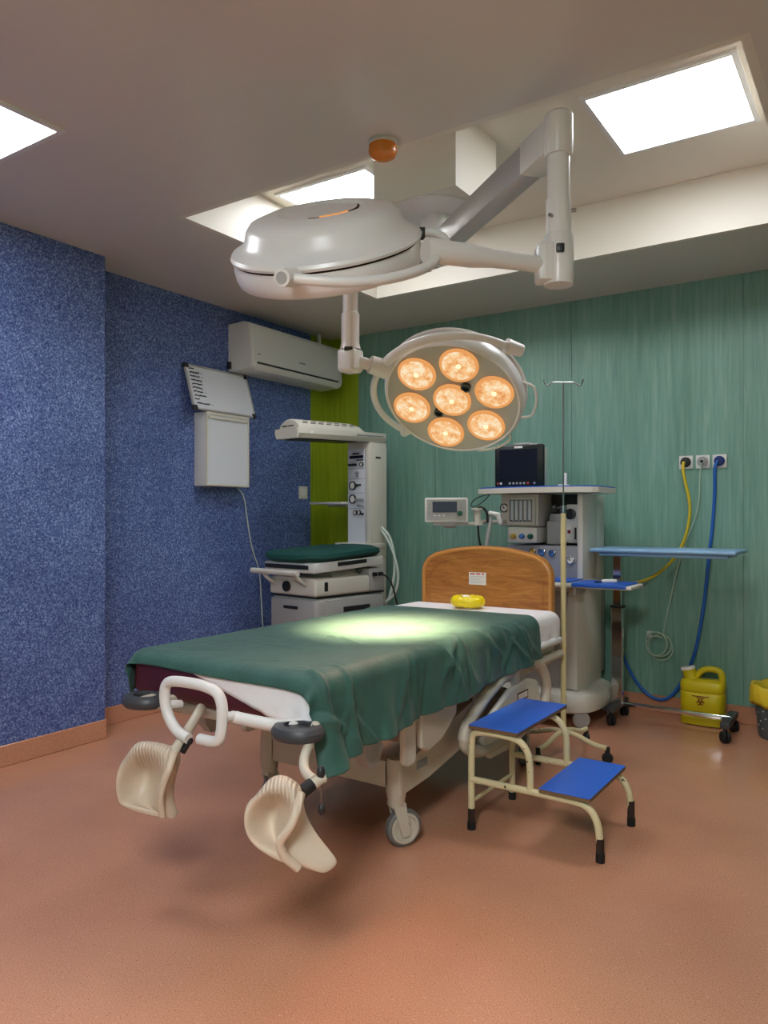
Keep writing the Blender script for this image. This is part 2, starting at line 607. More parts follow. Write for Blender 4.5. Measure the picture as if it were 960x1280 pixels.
def lamp_head(c, n, e1, name_label, watts, spread):
    """c centre of rim, n emission direction, e1 in-plane direction of a ring bulb"""
    n = Vector(n).normalized()
    m = frame(Vector(c), -n, e1)      # local +z = back of the head
    head = MB()
    head.lathe([(0.296, -0.004), (0.301, -0.02), (0.300, -0.05), (0.294, -0.070), (0.286, -0.077), (0.279, -0.072)], 72, m)
    ho = head.build('lamp_head', 'white_enamel', sl, label=name_label)
    lid = MB()
    lid.lathe([(0.29, 0.0), (0.304, 0.004), (0.306, 0.012), (0.30, 0.022), (0.272, 0.034), (0.254, 0.052), (0.242, 0.082), (0.226, 0.10), (0.19, 0.111), (0.135, 0.116), (0.126, 0.110), (0.10, 0.110), (0.0, 0.112)], 72, m)
    lid.build('lid', 'white_enamel', ho)
    MB().lathe([(0.281, -0.070), (0.20, -0.064), (0.0, -0.060)], 72, m).build('reflector_plate', 'lamp_face', ho)
    MB(m).tube([(0.118 * math.cos(a / 10), 0.118 * math.sin(a / 10), 0.1115) for a in range(44, 66, 2)], 0.004, 6).build('vent_slit', 'rust', ho)
    MB(m).tube([(0.118 * math.cos(a / 10), 0.118 * math.sin(a / 10), 0.1135) for a in range(47, 56, 2)], 0.0045, 6).build('glow_slit', 'bulb_rim', ho)
    # warm leak slit around the lid edge
    MB().lathe([(0.288, -0.001), (0.294, -0.004), (0.290, -0.007)], 60, m).build('light_slit', 'rust', ho)
    spots = [(0, 0)] + [(0.190 * math.cos(k * PI / 3), 0.190 * math.sin(k * PI / 3)) for k in range(6)]
    for x, y in spots:
        mm = m @ T(x, y, -0.066)
        prof = []
        for k in range(13):
            r = 0.069 * (1 - k / 12)
            prof.append((r, -0.009 - 0.004 * (k % 2) + 0.003 * (k / 12)))
        l_ = MB().lathe(prof, 32, mm).build('bulb_lens', 'bulb_lens', ho)
        MB().lathe([(0.080, 0.008), (0.082, -0.004), (0.079, -0.012), (0.072, -0.013), (0.068, -0.008)], 32, mm).build('bulb_ring', 'bulb_rim', ho)
        MB().lathe([(0.011, -0.012), (0.009, -0.016), (0.0, -0.018)], 14, mm).build('bulb_core', 'bulb_core', ho)
    for x, y in ((0.082, -0.050), (-0.082, 0.052)):
        mm = m @ T(x, y, -0.064)
        MB().lathe([(0.021, 0.004), (0.021, -0.012), (0.014, -0.012), (0.012, 0.0), (0.0, 0.0)], 20, mm).build('sensor_port', 'dark_plastic', ho)
    ld = bpy.data.lights.new('surgical_beam', 'SPOT')
    ld.energy = watts
    ld.color = (1.0, 0.55, 0.34)
    ld.shadow_soft_size = 0.16
    ld.spot_size = math.radians(spread)
    ld.spot_blend = 1.0
    lo = bpy.data.objects.new('surgical_beam', ld)
    COL.objects.link(lo)
    lo.parent = sl
    lo.matrix_local = Matrix.Translation(-Vector(sl.location)) @ (m @ T(0, 0, -0.10))
    return ho, m


# head seen from above
C1 = Vector((-1.50, 1.909, 2.105))
N1 = Vector((-0.195, 0.507, -0.84))
h1, m1 = lamp_head(C1, N1, (0.83, 0.55, 0.1), 'lamp head tilted to show its white lid', SPOT_ONE, 31)


y1 = MB().tube([Vector((-1.3795, 1.5914, 1.9056)), Vector((-1.3343, 1.6157, 1.8974)), Vector((-1.2552, 1.6747, 1.8924)), Vector((-1.1861, 1.7692, 1.9114)), Vector((-1.1482, 1.8789, 1.9563)), Vector((-1.1401, 1.9806, 2.0108)), HUB1], 0.0155, 14, smooth=2)
y1.build('yoke', 'white_enamel', sl)
MB().tube([HUB1, Vector((-1.1471, 2.0723, 2.0822)), Vector((-1.1770, 2.1004, 2.1292)), Vector((-1.2143, 2.0994, 2.1543)), Vector((-1.2461, 2.0781, 2.1543))], 0.013, 12, smooth=2).build('yoke_prong', 'white_enamel', sl)
MB().cyl(Vector((-1.3947, 1.6293, 1.9181)), Vector((-1.3777, 1.5565, 1.8962)), 0.027, 0.024, 24).build('yoke_cap', 'white_enamel', sl)
MB().cyl(Vector((-1.3777, 1.5565, 1.8962)), Vector((-1.3770, 1.5534, 1.8952)), 0.016, 0.016, 20).build('yoke_cap_face', 'grey_plastic', sl)
MB().cyl(Vector((-1.2609, 2.0682, 2.1492)), Vector((-1.2397, 2.0824, 2.1492)), 0.02, seg=18).build('pivot_knob', 'dark_plastic', sl)
MB().obox(Vector((-1.2487, 2.1125, 2.0985)), (0.03, 0.02, 0.12), rotz(33.84).to_3x3(), 0.004).build('bracket_plate', 'white_enamel', sl)

# head with its seven lit bulbs facing the viewer
C2 = Vector((-1.557, 2.87, 1.79))
N2 = Vector((0.13, -0.657, -0.741))
E1 = Vector((0.993, 0.086, 0.098))
h2, m2 = lamp_head(C2, N2, E1, 'lamp head showing seven warm lit bulbs', SPOT_TWO, 60)
P2 = Vector((0.88, -0.271, 0.395)).normalized()
Q2 = Vector((-0.404, -0.861, 0.309))
Q2 = (Q2 - P2 * Q2.dot(P2)).normalized()
CY = C2 + Vector(N2).normalized() * 0.02


def yp(deg, r=0.345):
    a = math.radians(deg)
    return CY + r * (math.cos(a) * P2 + math.sin(a) * Q2)


MB().tube([yp(a) for a in range(-3, 96, 6)], lambda u: 0.013 + 0.006 * min(1, u * 1.2), 14).build('yoke', 'white_enamel', sl)
MB().tube([yp(a) for a in range(104, 184, 6)], 0.014, 14).build('yoke_prong', 'white_enamel', sl)
MB().cyl(yp(4), yp(-7, 0.36), 0.03, 0.026, 24).build('yoke_cap', 'white_enamel', sl)
MB().cyl(CY - P2 * 0.30, CY - P2 * 0.365, 0.025, 0.02, 20).build('pivot_knob', 'white_enamel', sl)
HUB2 = yp(100)
P2X, P2Y = -1.845, 2.505
MB().cyl(HUB2 + (HUB2 - CY).normalized() * -0.03, HUB2 + (HUB2 - CY).normalized() * 0.05, 0.04, 0.036, 24).build('yoke_hub', 'white_enamel', sl)
k2 = MB()
k2.box(P2X - 0.043, P2X + 0.043, P2Y - 0.043, P2Y + 0.043, 1.835, 1.935, 0.02, 4, None)
k2.lathe([(0.043, 1.93), (0.036, 1.96), (0.036, 1.962), (0.0, 1.962)], 28, T(P2X, P2Y, 0))
k2o = k2.build('joint_block', 'white_enamel', sl)
MB().obox((P2X + 0.02, P2Y - 0.04, 1.925), (0.035, 0.014, 0.016), rotz(33.84).to_3x3(), 0.003).build('black_plate', 'dark_plastic', k2o)
MB().cyl((P2X, P2Y, 1.89), HUB2, 0.024, seg=18).build('spring_arm', 'white_enamel', sl)
MB().lathe([(0.037, 1.955), (0.037, 2.075), (0.031, 2.08), (0.031, 2.40), (0.04, 2.402), (0.04, 2.45), (0.0, 2.452)], 28, T(P2X, P2Y, 0)).build('post', 'white_enamel', sl)
bar(MB(), (MX, MY, 2.43), (P2X, P2Y, 2.43), 0.07, 0.07).build('arm', 'aluminium', sl)
# grab handles round the lit head
for a0_, a1_ in ((2, 40), (58, 98)):
    pts = []
    for k in range(9):
        a = math.radians(a0_ + (a1_ - a0_) * k / 8)
        rr = 0.30 if k in (0, 8) else 0.335 + 0.012 * math.sin(PI * k / 8)
        pts.append(m2 @ Vector((rr * math.cos(a), rr * math.sin(a), -0.02)))
    MB().tube(pts, 0.0055, 8, smooth=1).build('grab_handle', 'white_enamel', h2)

# ------------------------------------------------------------------ birthing bed
BX0, BX1, BY0, BY1 = -2.30, -1.43, 1.78, 3.75
bed = thing('birthing_bed', 'adjustable hospital delivery bed with wooden headboard and castors', 'bed', (-1.865, 2.8, 0))
MTOP = 0.755
MB().box(BX0, BX1, BY0, BY1, 0.60, MTOP, 0.04, 5).build('mattress', 'maroon_vinyl', bed, label='dark maroon mattress')
dk = MB()
dk.box(BX0 + 0.02, BX1 - 0.02, BY0 + 0.03, BY1, 0.558, 0.602, 0.012, 2)
dk.build('deck', 'bed_beige', bed)
fr = MB()
for x in (BX0 + 0.06, BX1 - 0.06):
    fr.box(x - 0.03, x + 0.03, BY0 + 0.25, BY1 - 0.02, 0.49, 0.562, 0.01, 2)
for y in (2.35, 2.9, 3.5):
    fr.box(BX0 + 0.06, BX1 - 0.06, y - 0.03, y + 0.03, 0.50, 0.555, 0.008)
fr.build('upper_frame', 'bed_beige', bed)
# lifting arms and the base
LX0, LX1, LY0, LY1 = -2.20, -1.56, 2.41, 3.60
ba = MB()
for x in (LX0, LX1):
    # side beam: low at the head, climbing to the castor post at the foot
    poly = [(LY0 - 0.02, 0.205), (LY0 - 0.02, 0.315), (LY0 + 0.10, 0.335), (2.95, 0.44), (3.30, 0.44), (LY1, 0.34), (LY1 + 0.03, 0.33), (LY1 + 0.03, 0.22), (3.30, 0.30), (2.95, 0.28), (2.60, 0.22)]
    m = Matrix(((0, 0, 1, x), (1, 0, 0, 0), (0, 1, 0, 0), (0, 0, 0, 1)))
    ba.prism(poly, -0.035, 0.035, m)
ba.box(LX0, LX1, LY0 - 0.02, LY0 + 0.05, 0.22, 0.325, 0.012)
ba.box(LX0, LX1, LY1 - 0.05, LY1 + 0.03, 0.22, 0.32, 0.012)
ba.box(LX0 + 0.1, LX1 - 0.1, 2.75, 3.25, 0.27, 0.36, 0.02)
ba.build('base_frame', 'bed_beige', bed, angle=25)
MB().box(LX1 + 0.0352, LX1 + 0.0362, 2.50, 2.58, 0.272, 0.305).build('maker_plate', 'grey_print', bed)
for y0, y1_, x in ((2.75, 2.5, LX0 + 0.08), (2.75, 2.5, LX1 - 0.08), (3.25, 3.5, LX0 + 0.08), (3.25, 3.5, LX1 - 0.08)):
    bar(MB(), (x, y0, 0.33), (x, y1_, 0.53), 0.05, 0.06, 0.008).build('lift_arm', 'bed_beige', bed)
# motor housing glimpsed under the deck
MB().box(-2.0, -1.75, 2.5, 2.95, 0.38, 0.50, 0.03, 3).build('motor_housing', 'dark_plastic', bed)


def caster(x, y, ztop, yaw, par, r=0.071, mt='bed_beige'):
    m = T(x, y, 0) @ rotz(yaw)
    leg = MB(m)
    leg.lathe([(0.036, ztop), (0.034, ztop + 0.012), (0.0, ztop + 0.016)], 24)
    leg.lathe([(0.036, ztop), (0.036, 0.19), (0.033, 0.185), (0.033, 0.172), (0.030, 0.165), (0.0, 0.165)], 24)
    lo = leg.build('leg', mt, par)
    fk = MB(m)
    for s in (-1, 1):
        fk.prism([(-0.026, 0.172), (0.026, 0.172), (-0.012, 0.045), (-0.045, 0.045)] if True else [], s * 0.026 - 0.004, s * 0.026 + 0.004, Matrix(((0, 0, 1, 0), (1, 0, 0, 0), (0, 1, 0, 0), (0, 0, 0, 1))))
    fk.box(-0.03, 0.03, -0.028, 0.028, 0.155, 0.174, 0.006)
    fk.build('fork', mt, lo)
    ax = m @ Matrix(((0, 0, 1, 0), (1, 0, 0, -0.03), (0, 1, 0, r), (0, 0, 0, 1)))
    wl = MB()
    wl.lathe([(r - 0.008, -0.019), (r, -0.012), (r, 0.012), (r - 0.008, 0.019)], 36, ax)
    wl.lathe([(r - 0.008, -0.019), (r - 0.02, -0.02)], 36, ax)
    wl.lathe([(r - 0.008, 0.019), (r - 0.02, 0.02)], 36, ax)
    wl.build('tyre', 'tyre_grey', lo)
    hubm = MB()
    for s in (-1, 1):
        hubm.lathe([(r - 0.013, s * 0.0195), (r - 0.016, s * 0.024), (r - 0.024, s * 0.024), (r - 0.027, s * 0.017), (0.024, s * 0.017), (0.02, s * 0.025), (0.0, s * 0.026)], 30, ax)
    hubm.build('wheel_disc', mt, lo)


caster(LX1, LY0, 0.325, 150, bed)
caster(LX0, LY0, 0.335, 160, bed)
caster(LX1, LY1, 0.34, 20, bed)
caster(LX0, LY1, 0.34, 10, bed)

# headboard: bowed wooden board with a raised rim
HBY = 3.785
hx0, hx1 = -2.262, -1.472


def hb_outline(x0, x1, zb, zside, ztop, rc):
    p = [(x0, zb), (x1, zb)]
    n = 18
    pts = []
    for k in range(n + 1):
        u = k / n
        x = x1 - (x1 - x0) * u
        z = zside + (ztop - zside) * (1 - (2 * u - 1) ** 2) ** 1.0
        edge = min(x - x0, x1 - x)
        if edge < rc:
            z -= rc - math.sqrt(max(0, rc * rc - (rc - edge) ** 2))
        pts.append((x, z))
    # extra points round the corners
    extra = []
    for k in range(1, 6):
        e = rc * (k / 6) ** 2 * 0.6
        z = zside + (ztop - zside) * 4 * (e / (x1 - x0)) * (1 - e / (x1 - x0)) - (rc - math.sqrt(rc * rc - (rc - e) ** 2))
        extra.append((e, z))
    left = [(x0 + e, z) for e, z in reversed(extra)]
    right = [(x1 - e, z) for e, z in extra]
    return p + [(x1, pts[0][1])] + right + pts[1:-1] + left + [(x0, pts[-1][1])]


mxz = Matrix(((1, 0, 0, 0), (0, 0, -1, 0), (0, 1, 0, 0), (0, 0, 0, 1)))
hbd = MB().prism(hb_outline(hx0, hx1, 0.64, 1.015, 1.085, 0.085), -0.017, 0.017, T(0, HBY, 0) @ mxz).build('headboard', 'oak_veneer', bed, angle=30)
ol = hb_outline(hx0 + 0.012, hx1 - 0.012, 0.64, 1.003, 1.072, 0.08)
rim = MB().tube([(x, HBY - 0.017, z) for x, z in ol[1:] + ol[:1]], 0.011, 8)
rim.build('edge_moulding', 'oak_edge', hbd)
il = hb_outline(hx0 + 0.055, hx1 - 0.055, 0.64, 0.965, 1.03, 0.07)
MB().tube([(x, HBY - 0.0165, z) for x, z in il[1:] + il[:1]], 0.004, 6).build('inner_bead', 'oak_veneer', hbd)
for x in (hx0 + 0.1, hx1 - 0.1):
    MB().box(x - 0.02, x + 0.02, HBY - 0.012, HBY + 0.012, 0.5, 0.66, 0.005).build('headboard_post', 'steel', bed)
MB().box(BX0 + 0.04, BX1 - 0.04, BY1 - 0.02, BY1 + 0.05, 0.5, 0.55, 0.01).build('head_crossbar', 'bed_beige', bed)
# rail along the mattress at the head end, and its clamp
MB().tube([(-1.425, 3.42, 0.615), (-1.425, 3.74, 0.615)], 0.018, 12).build('mattress_rail', 'white_enamel', bed)
MB().tube([(-1.44, 3.42, 0.535), (-1.44, 3.79, 0.535)], 0.022, 12).build('frame_tube', 'bed_beige', bed)

# lowered side rails
for sx, x in ((1, -1.440), (-1, -2.290)):
    sr = MB().tube([(x, 2.72, 0.32), (x, 2.74, 0.40), (x, 2.90, 0.478), (x, 3.10, 0.545), (x, 3.34, 0.565), (x, 3.52, 0.53), (x, 3.61, 0.42), (x, 3.59, 0.32), (x, 3.45, 0.27), (x, 3.1, 0.26), (x, 2.85, 0.26)], 0.026, 12, closed=True, smooth=2).build('side_rail', 'bed_beige', bed, label='cream tubular side rail folded down')
    ys = [2.86, 2.96, 3.14, 3.34, 3.46, 3.50, 3.42, 3.2, 2.95]
    zs = [0.30, 0.40, 0.470, 0.49, 0.46, 0.36, 0.25, 0.20, 0.21]
    m = Matrix(((0, 0, 1, x), (1, 0, 0, 0), (0, 1, 0, 0), (0, 0, 0, 1)))
    pan = MB().prism(list(zip(ys, zs)), -0.014, 0.014, m).build('rail_panel', 'ivory_plastic', sr, angle=30)
    bm = bpy.data.objects[pan.name].modifiers.new('round', 'BEVEL')
    bm.width = 0.012
    bm.segments = 3
    MB().box(x + 0.014 * sx - 0.001, x + 0.014 * sx + 0.001, 3.22, 3.34, 0.40, 0.44).build('control_panel', 'maroon_vinyl', sr)
    MB().box(x + 0.014 * sx - 0.0016, x + 0.014 * sx + 0.0016, 3.228, 3.332, 0.407, 0.433).build('control_panel_face', 'paper', sr)
    MB().box(x - 0.012, x + 0.012, 3.2, 3.26, 0.48, 0.56, 0.005).build('rail_strut', 'ivory_plastic', sr)
    MB().tube([(x, 3.0, 0.24), (x - 0.09 * sx, 3.0, 0.30), (x - 0.09 * sx, 3.0, 0.50)], 0.018, 10).build('rail_bracket', 'bed_beige', sr)
    # short guard nearer the foot
    g = MB().prism([(2.31, 0.54), (2.385, 0.54), (2.385, 0.36), (2.372, 0.345), (2.33, 0.345), (2.315, 0.36)], -0.012, 0.012, Matrix(((0, 0, 1, -1.865 + sx * 0.395), (1, 0, 0, 0), (0, 1, 0, 0), (0, 0, 0, 1)))).build('hinge_strip', 'ivory_plastic', bed, angle=30)
    g = MB().prism([(2.40, 0.55), (2.69, 0.55), (2.68, 0.46), (2.56, 0.385), (2.46, 0.365), (2.41, 0.39)], -0.014, 0.014, Matrix(((0, 0, 1, -1.865 + sx * 0.405), (1, 0, 0, 0), (0, 1, 0, 0), (0, 0, 0, 1)))).build('foot_guard', 'bed_beige', bed, angle=30)
    mo = g.modifiers.new('round', 'BEVEL')
    mo.width = 0.01
    mo.segments = 3
    MB().prism([(2.06, 0.53), (2.16, 0.53), (2.18, 0.45), (2.15, 0.40), (2.10, 0.40), (2.07, 0.44)], -0.02, 0.02, Matrix(((0, 0, 1, -1.865 + sx * 0.38), (1, 0, 0, 0), (0, 1, 0, 0), (0, 0, 0, 1)))).build('accessory_clamp', 'grey_plastic', bed, angle=30)

# foot end: bar, C-shaped grip, bumpers
FY = 1.70
MB().tube([(-1.72, FY + 0.01, 0.622), (-1.65, FY + 0.01, 0.622), (-1.55, FY + 0.01, 0.622), (-1.47, FY + 0.06, 0.622), (-1.47, 2.1, 0.61)], 0.019, 12, smooth=2).build('foot_bar', 'white_enamel', bed)
MB().tube([(-1.855, 1.655, 0.545), (-1.915, 1.655, 0.56), (-1.965, 1.655, 0.62), (-1.97, 1.655, 0.70), (-1.93, 1.655, 0.722), (-1.76, 1.655, 0.722), (-1.705, 1.655, 0.695), (-1.705, 1.655, 0.60), (-1.72, 1.655, 0.552), (-1.805, 1.655, 0.552)], 0.0175, 14, smooth=3).build('grip_handle', 'white_enamel', bed)
for x in (-1.705, -1.967):
    MB().tube([(x, 1.655, 0.635), (x, 1.72, 0.625)], 0.015, 10).build('grip_stem', 'white_enamel', bed)
for x, s in ((-2.14, -1), (-1.455, 1)):
    bp = MB().lathe([(0.045, 0.0), (0.075, 0.006), (0.084, 0.018), (0.084, 0.03), (0.075, 0.042), (0.045, 0.045), (0.042, 0.022), (0.045, 0.0)], 36, T(x, 1.715, 0.592) @ Matrix.Diagonal((1, 0.85, 1, 1))).build('corner_bumper', 'bumper_grey', bed)
    MB().lathe([(0.0, 0.008), (0.043, 0.008), (0.043, 0.036), (0.0, 0.036)], 24, T(x, 1.715, 0.592)).build('bumper_hub', 'dark_plastic', bp)
MB().box(-1.52, -1.44, 1.78, 1.90, 0.56, 0.60, 0.01).build('bumper_bracket', 'bed_beige', bed)
MB().box(-2.16, -2.06, 1.70, 1.90, 0.595, 0.63, 0.01).build('bumper_bracket', 'bed_beige', bed)


# padded calf supports hanging at the foot end
def calf_pad(name, slices, origin, label, hide='leather', scale=1.0):
    """slices: rows of (across, up, out) points over the saddle-shaped pad, which is turned 33.84 degrees"""
    a = math.radians(33.84)
    r_ = Vector((math.cos(a), math.sin(a), 0))
    t_ = Vector((math.sin(a), -math.cos(a), 0))
    rows = []
    for row in slices:
        rows.append([Vector(origin) + scale * (x * r_ + t * t_ + Vector((0, 0, u))) for x, u, t in row])
    mb = MB()
    n = len(rows[0])
    vs = [tuple(p) for r in rows for p in r]
    fs = [(i * n + j, i * n + j + 1, (i + 1) * n + j + 1, (i + 1) * n + j) for i in range(len(rows) - 1) for j in range(n - 1)]
    mb.add(vs, fs)
    o = mb.build(name, hide, bed, angle=180, label=label)
    s = o.modifiers.new('thick', 'SOLIDIFY')
    s.thickness = 0.024
    s.offset = -1
    ss = o.modifiers.new('soft', 'SUBSURF')
    ss.levels = ss.render_levels = 3
    return o, rows


SL_R = [
    [(-0.072, 0.112, -0.030), (-0.050, 0.128, -0.010), (-0.020, 0.128, -0.004), (0.000, 0.112, -0.01), (0.010, 0.095, -0.03)],
    [(-0.102, 0.082, 0.005), (-0.060, 0.116, 0.040), (-0.012, 0.118, 0.055), (0.018, 0.090, 0.050), (0.022, 0.070, -0.02)],
    [(-0.117, 0.052, 0.020), (-0.078, 0.074, 0.020), (-0.020, 0.078, 0.040), (0.012, 0.062, 0.085), (0.026, 0.045, -0.02)],
    [(-0.121, 0.020, 0.025), (-0.086, 0.028, -0.045), (-0.040, 0.032, -0.060), (-0.004, 0.024, 0.095), (0.036, 0.010, -0.02)],
    [(-0.118, -0.016, 0.025), (-0.090, -0.022, -0.060), (-0.056, -0.022, -0.070), (-0.036, -0.016, 0.090), (0.056, -0.026, -0.02)],
    [(-0.094, -0.048, 0.020), (-0.074, -0.056, -0.030), (-0.050, -0.058, -0.035), (-0.028, -0.056, 0.080), (0.080, -0.052, -0.01)],
    [(-0.036, -0.072, 0.020), (-0.026, -0.080, 0.005), (-0.012, -0.088, 0.010), (0.008, -0.094, 0.064), (0.104, -0.078, 0.0)],
    [(0.044, -0.112, 0.010), (0.054, -0.118, 0.018), (0.068, -0.122, 0.030), (0.084, -0.124, 0.030), (0.122, -0.106, 0.004)],
]
SL_L = [
    [(-0.062, 0.110, -0.030), (-0.035, 0.124, -0.012), (0.010, 0.124, -0.004), (0.055, 0.112, -0.01), (0.074, 0.095, -0.03)],
    [(-0.080, 0.086, 0.005), (-0.048, 0.112, 0.035), (0.015, 0.116, 0.050), (0.082, 0.096, 0.050), (0.096, 0.074, -0.02)],
    [(-0.092, 0.046, 0.020), (-0.056, 0.060, 0.005), (0.005, 0.068, 0.010), (0.076, 0.058, 0.085), (0.100, 0.050, 0.0)],
    [(-0.099, 0.010, 0.025), (-0.060, 0.012, -0.050), (-0.008, 0.014, -0.060), (0.058, 0.014, 0.085), (0.090, 0.016, 0.0)],
    [(-0.100, -0.028, 0.025), (-0.064, -0.032, -0.060), (-0.014, -0.032, -0.065), (0.046, -0.026, 0.080), (0.080, -0.020, 0.0)],
    [(-0.094, -0.060, 0.020), (-0.062, -0.068, -0.040), (-0.016, -0.070, -0.040), (0.044, -0.064, 0.070), (0.078, -0.056, 0.0)],
    [(-0.086, -0.078, 0.015), (-0.058, -0.084, -0.010), (-0.010, -0.086, -0.005), (0.046, -0.100, 0.060), (0.084, -0.090, 0.0)],
    [(0.030, -0.092, 0.010), (0.044, -0.106, 0.022), (0.056, -0.120, 0.030), (0.074, -0.130, 0.026), (0.097, -0.108, 0.004)],
]


OR_ = Vector((-1.2808, 1.5010, 0.4598))
OL_ = Vector((-1.9612, 1.5987, 0.4145))
pr, rows_r = calf_pad('calf_support', SL_R, OR_, 'beige padded leather calf support, outer side turned right')
pl, rows_l = calf_pad('calf_support', SL_L, OL_, 'beige padded leather calf support nearer the blue wall', 'leather_far')


def pad_seams(par, slices, origin):
    a = math.radians(33.84)
    r_ = Vector((math.cos(a), math.sin(a), 0))
    t_ = Vector((math.sin(a), -math.cos(a), 0))

    def at(i, j):
        i0, j0 = min(int(i), 6), min(int(j), 3)
        fi, fj = i - i0, j - j0
        g = lambda a_, b_: Vector(slices[a_][b_])
        p = (g(i0, j0) * (1 - fi) + g(i0 + 1, j0) * fi) * (1 - fj) + (g(i0, j0 + 1) * (1 - fi) + g(i0 + 1, j0 + 1) * fi) * fj
        return Vector(origin) + p.x * r_ + p.z * t_ + Vector((0, 0, p.y))
    # rolled edge along the ridge
    MB().tube([at(i / 2, 3.05) - t_ * 0.006 for i in range(2, 13)], 0.0115, 10, smooth=2).build('rolled_edge', 'leather', par, angle=180)


pad_seams(pr, SL_R, OR_)
pad_seams(pl, SL_L, OL_)
# supports' brackets and arms
MB().cyl(Vector((-1.3050, 1.5570, 0.5164)), Vector((-1.2965, 1.5868, 0.5306)), 0.018, seg=14).build('swivel_joint', 'black_rubber', pr)
MB().tube([Vector((-1.2973, 1.5743, 0.5235)), Vector((-1.2868, 1.6054, 0.5379)), Vector((-1.2822, 1.6205, 0.5409))], 0.014, 12).build('arm_socket', 'bed_beige', pr)
MB().tube([Vector((-1.3057, 1.6048, 0.5344)), Vector((-1.3512, 1.6224, 0.5404)), Vector((-1.3807, 1.6508, 0.5675)), Vector((-1.4021, 1.7087, 0.5969)), Vector((-1.4202, 1.7567, 0.6342))], 0.014, 12, smooth=2).build('support_arm', 'bed_beige', pr)
MB().cyl(Vector((-1.2832, 1.6078, 0.5487)), Vector((-1.2814, 1.6090, 0.4667)), 0.0025, seg=8).build('release_rod', 'steel', pr)
MB().sphere(Vector((-1.2814, 1.6090, 0.4581)), 0.011, (1, 1, 1.5)).build('release_knob', 'dark_plastic', pr)
MB().sphere(Vector((-1.2832, 1.6078, 0.5573)), 0.012, (1, 1, 1.6)).build('lock_knob', 'dark_plastic', pr)
MB().tube([Vector((-1.9284, 1.7772, 0.6085)), Vector((-1.9014, 1.7110, 0.5713)), Vector((-1.8935, 1.6441, 0.5189)), Vector((-1.9062, 1.6355, 0.4858))], 0.016, 12, smooth=1).build('support_arm', 'bed_beige', pl)
MB().tube([Vector((-1.8639, 1.6639, 0.5342)), Vector((-1.8808, 1.6526, 0.4985))], 0.011, 10).build('lock_lever', 'black_rubber', pl)
MB().sphere(Vector((-1.8639, 1.6639, 0.5342)), 0.014).build('lock_knob', 'black_rubber', pl)


# ------------------------------------------------------------------ cloth draped by a small particle solver
def drape(corners, nu, nv, steps, obstacle, seed, slack=1.012, stiff=6, z0=0.80):
    """corners: LF, RF, LB, RB of the flat cloth in plan; returns (nv+1, nu+1, 3) settled positions"""
    rng = np.random.default_rng(seed)
    lf, rf, lb, rb = [np.array(p, float) for p in corners]
    U, V = np.meshgrid(np.linspace(0, 1, nu + 1), np.linspace(0, 1, nv + 1))
    flat = ((1 - U)[..., None] * (1 - V)[..., None] * lf + U[..., None] * (1 - V)[..., None] * rf + (1 - U)[..., None] * V[..., None] * lb + U[..., None] * V[..., None] * rb)
    X = np.zeros((nv + 1, nu + 1, 3))
    X[..., :2] = flat
    # crumpled start: low-frequency ripples give the folds something to grow from
    z = np.zeros_like(U)
    for _ in range(22):
        kx, ky = rng.normal(0, 9, 2)
        z += rng.uniform(0.2, 1) * np.sin(kx * U * 1.2 + ky * V * 1.9 + rng.uniform(0, 6.3))
    X[..., 2] = z0 + 0.0035 * z
    P = X.copy()
    cons = []

    def add(di, dj, k):
        a = np.zeros((nv + 1, nu + 1), bool)
        for par in (0, 1):
            if di == 0:
                js = np.arange(max(0, -dj), nu + 1 - max(0, dj))
                js = js[((js // max(1, abs(dj))) % 2) == par]
                ii, jj = np.meshgrid(np.arange(nv + 1), js, indexing='ij')
            else:
                is_ = np.arange(0, nv + 1 - di)
                is_ = is_[((is_ // di) % 2) == par]
                js = np.arange(max(0, -dj), nu + 1 - max(0, dj))
                ii, jj = np.meshgrid(is_, js, indexing='ij')
            if ii.size == 0:
                continue
            p, q = (ii, jj), (ii + di, jj + dj)
            L = np.linalg.norm(flat[q] - flat[p], axis=-1) * slack
            cons.append((p, q, L, k))
    add(0, 1, 1.0)
    add(1, 0, 1.0)
    add(1, 1, 0.55)
    add(1, -1, 0.55)
    add(0, 2, 0.16)
    add(2, 0, 0.16)
    dt = 1 / 60
    x0, x1, y0, y1_, z_b, z_t, rad = obstacle
    cen = np.array([(x0 + x1) / 2, (y0 + y1_) / 2, (z_b + z_t) / 2])
    half = np.array([(x1 - x0) / 2, (y1_ - y0) / 2, (z_t - z_b) / 2]) - rad
    for s in range(steps):
        vel = (X - P) * 0.985
        P = X.copy()
        X = X + vel
        X[..., 2] -= 9.8 * dt * dt * 0.6
        for _ in range(stiff):
            for p, q, L, k in cons:
                d = X[q] - X[p]
                ln = np.linalg.norm(d, axis=-1)
                c_ = (0.5 * k * (ln - L) / np.maximum(ln, 1e-9))[..., None] * d
                X[p] += c_
                X[q] -= c_
            # rounded-box obstacle
            d = X - cen
            qd = np.abs(d) - half
            out = np.maximum(qd, 0)
            lo = np.linalg.norm(out, axis=-1)
            sd = lo + np.minimum(qd.max(axis=-1), 0) - rad
            hit = sd < 0
            if hit.any():
                nrm = np.where(lo[..., None] > 1e-6, out / np.maximum(lo, 1e-6)[..., None] * np.sign(d), np.array([0, 0, 1.0]))
                X[hit] -= (sd[..., None] * nrm)[hit]
        # friction on the mattress
        near = sd < 0.002
        X[near] = X[near] - (X[near] - P[near]) * np.array([0.93, 0.93, 0.5])
    return X


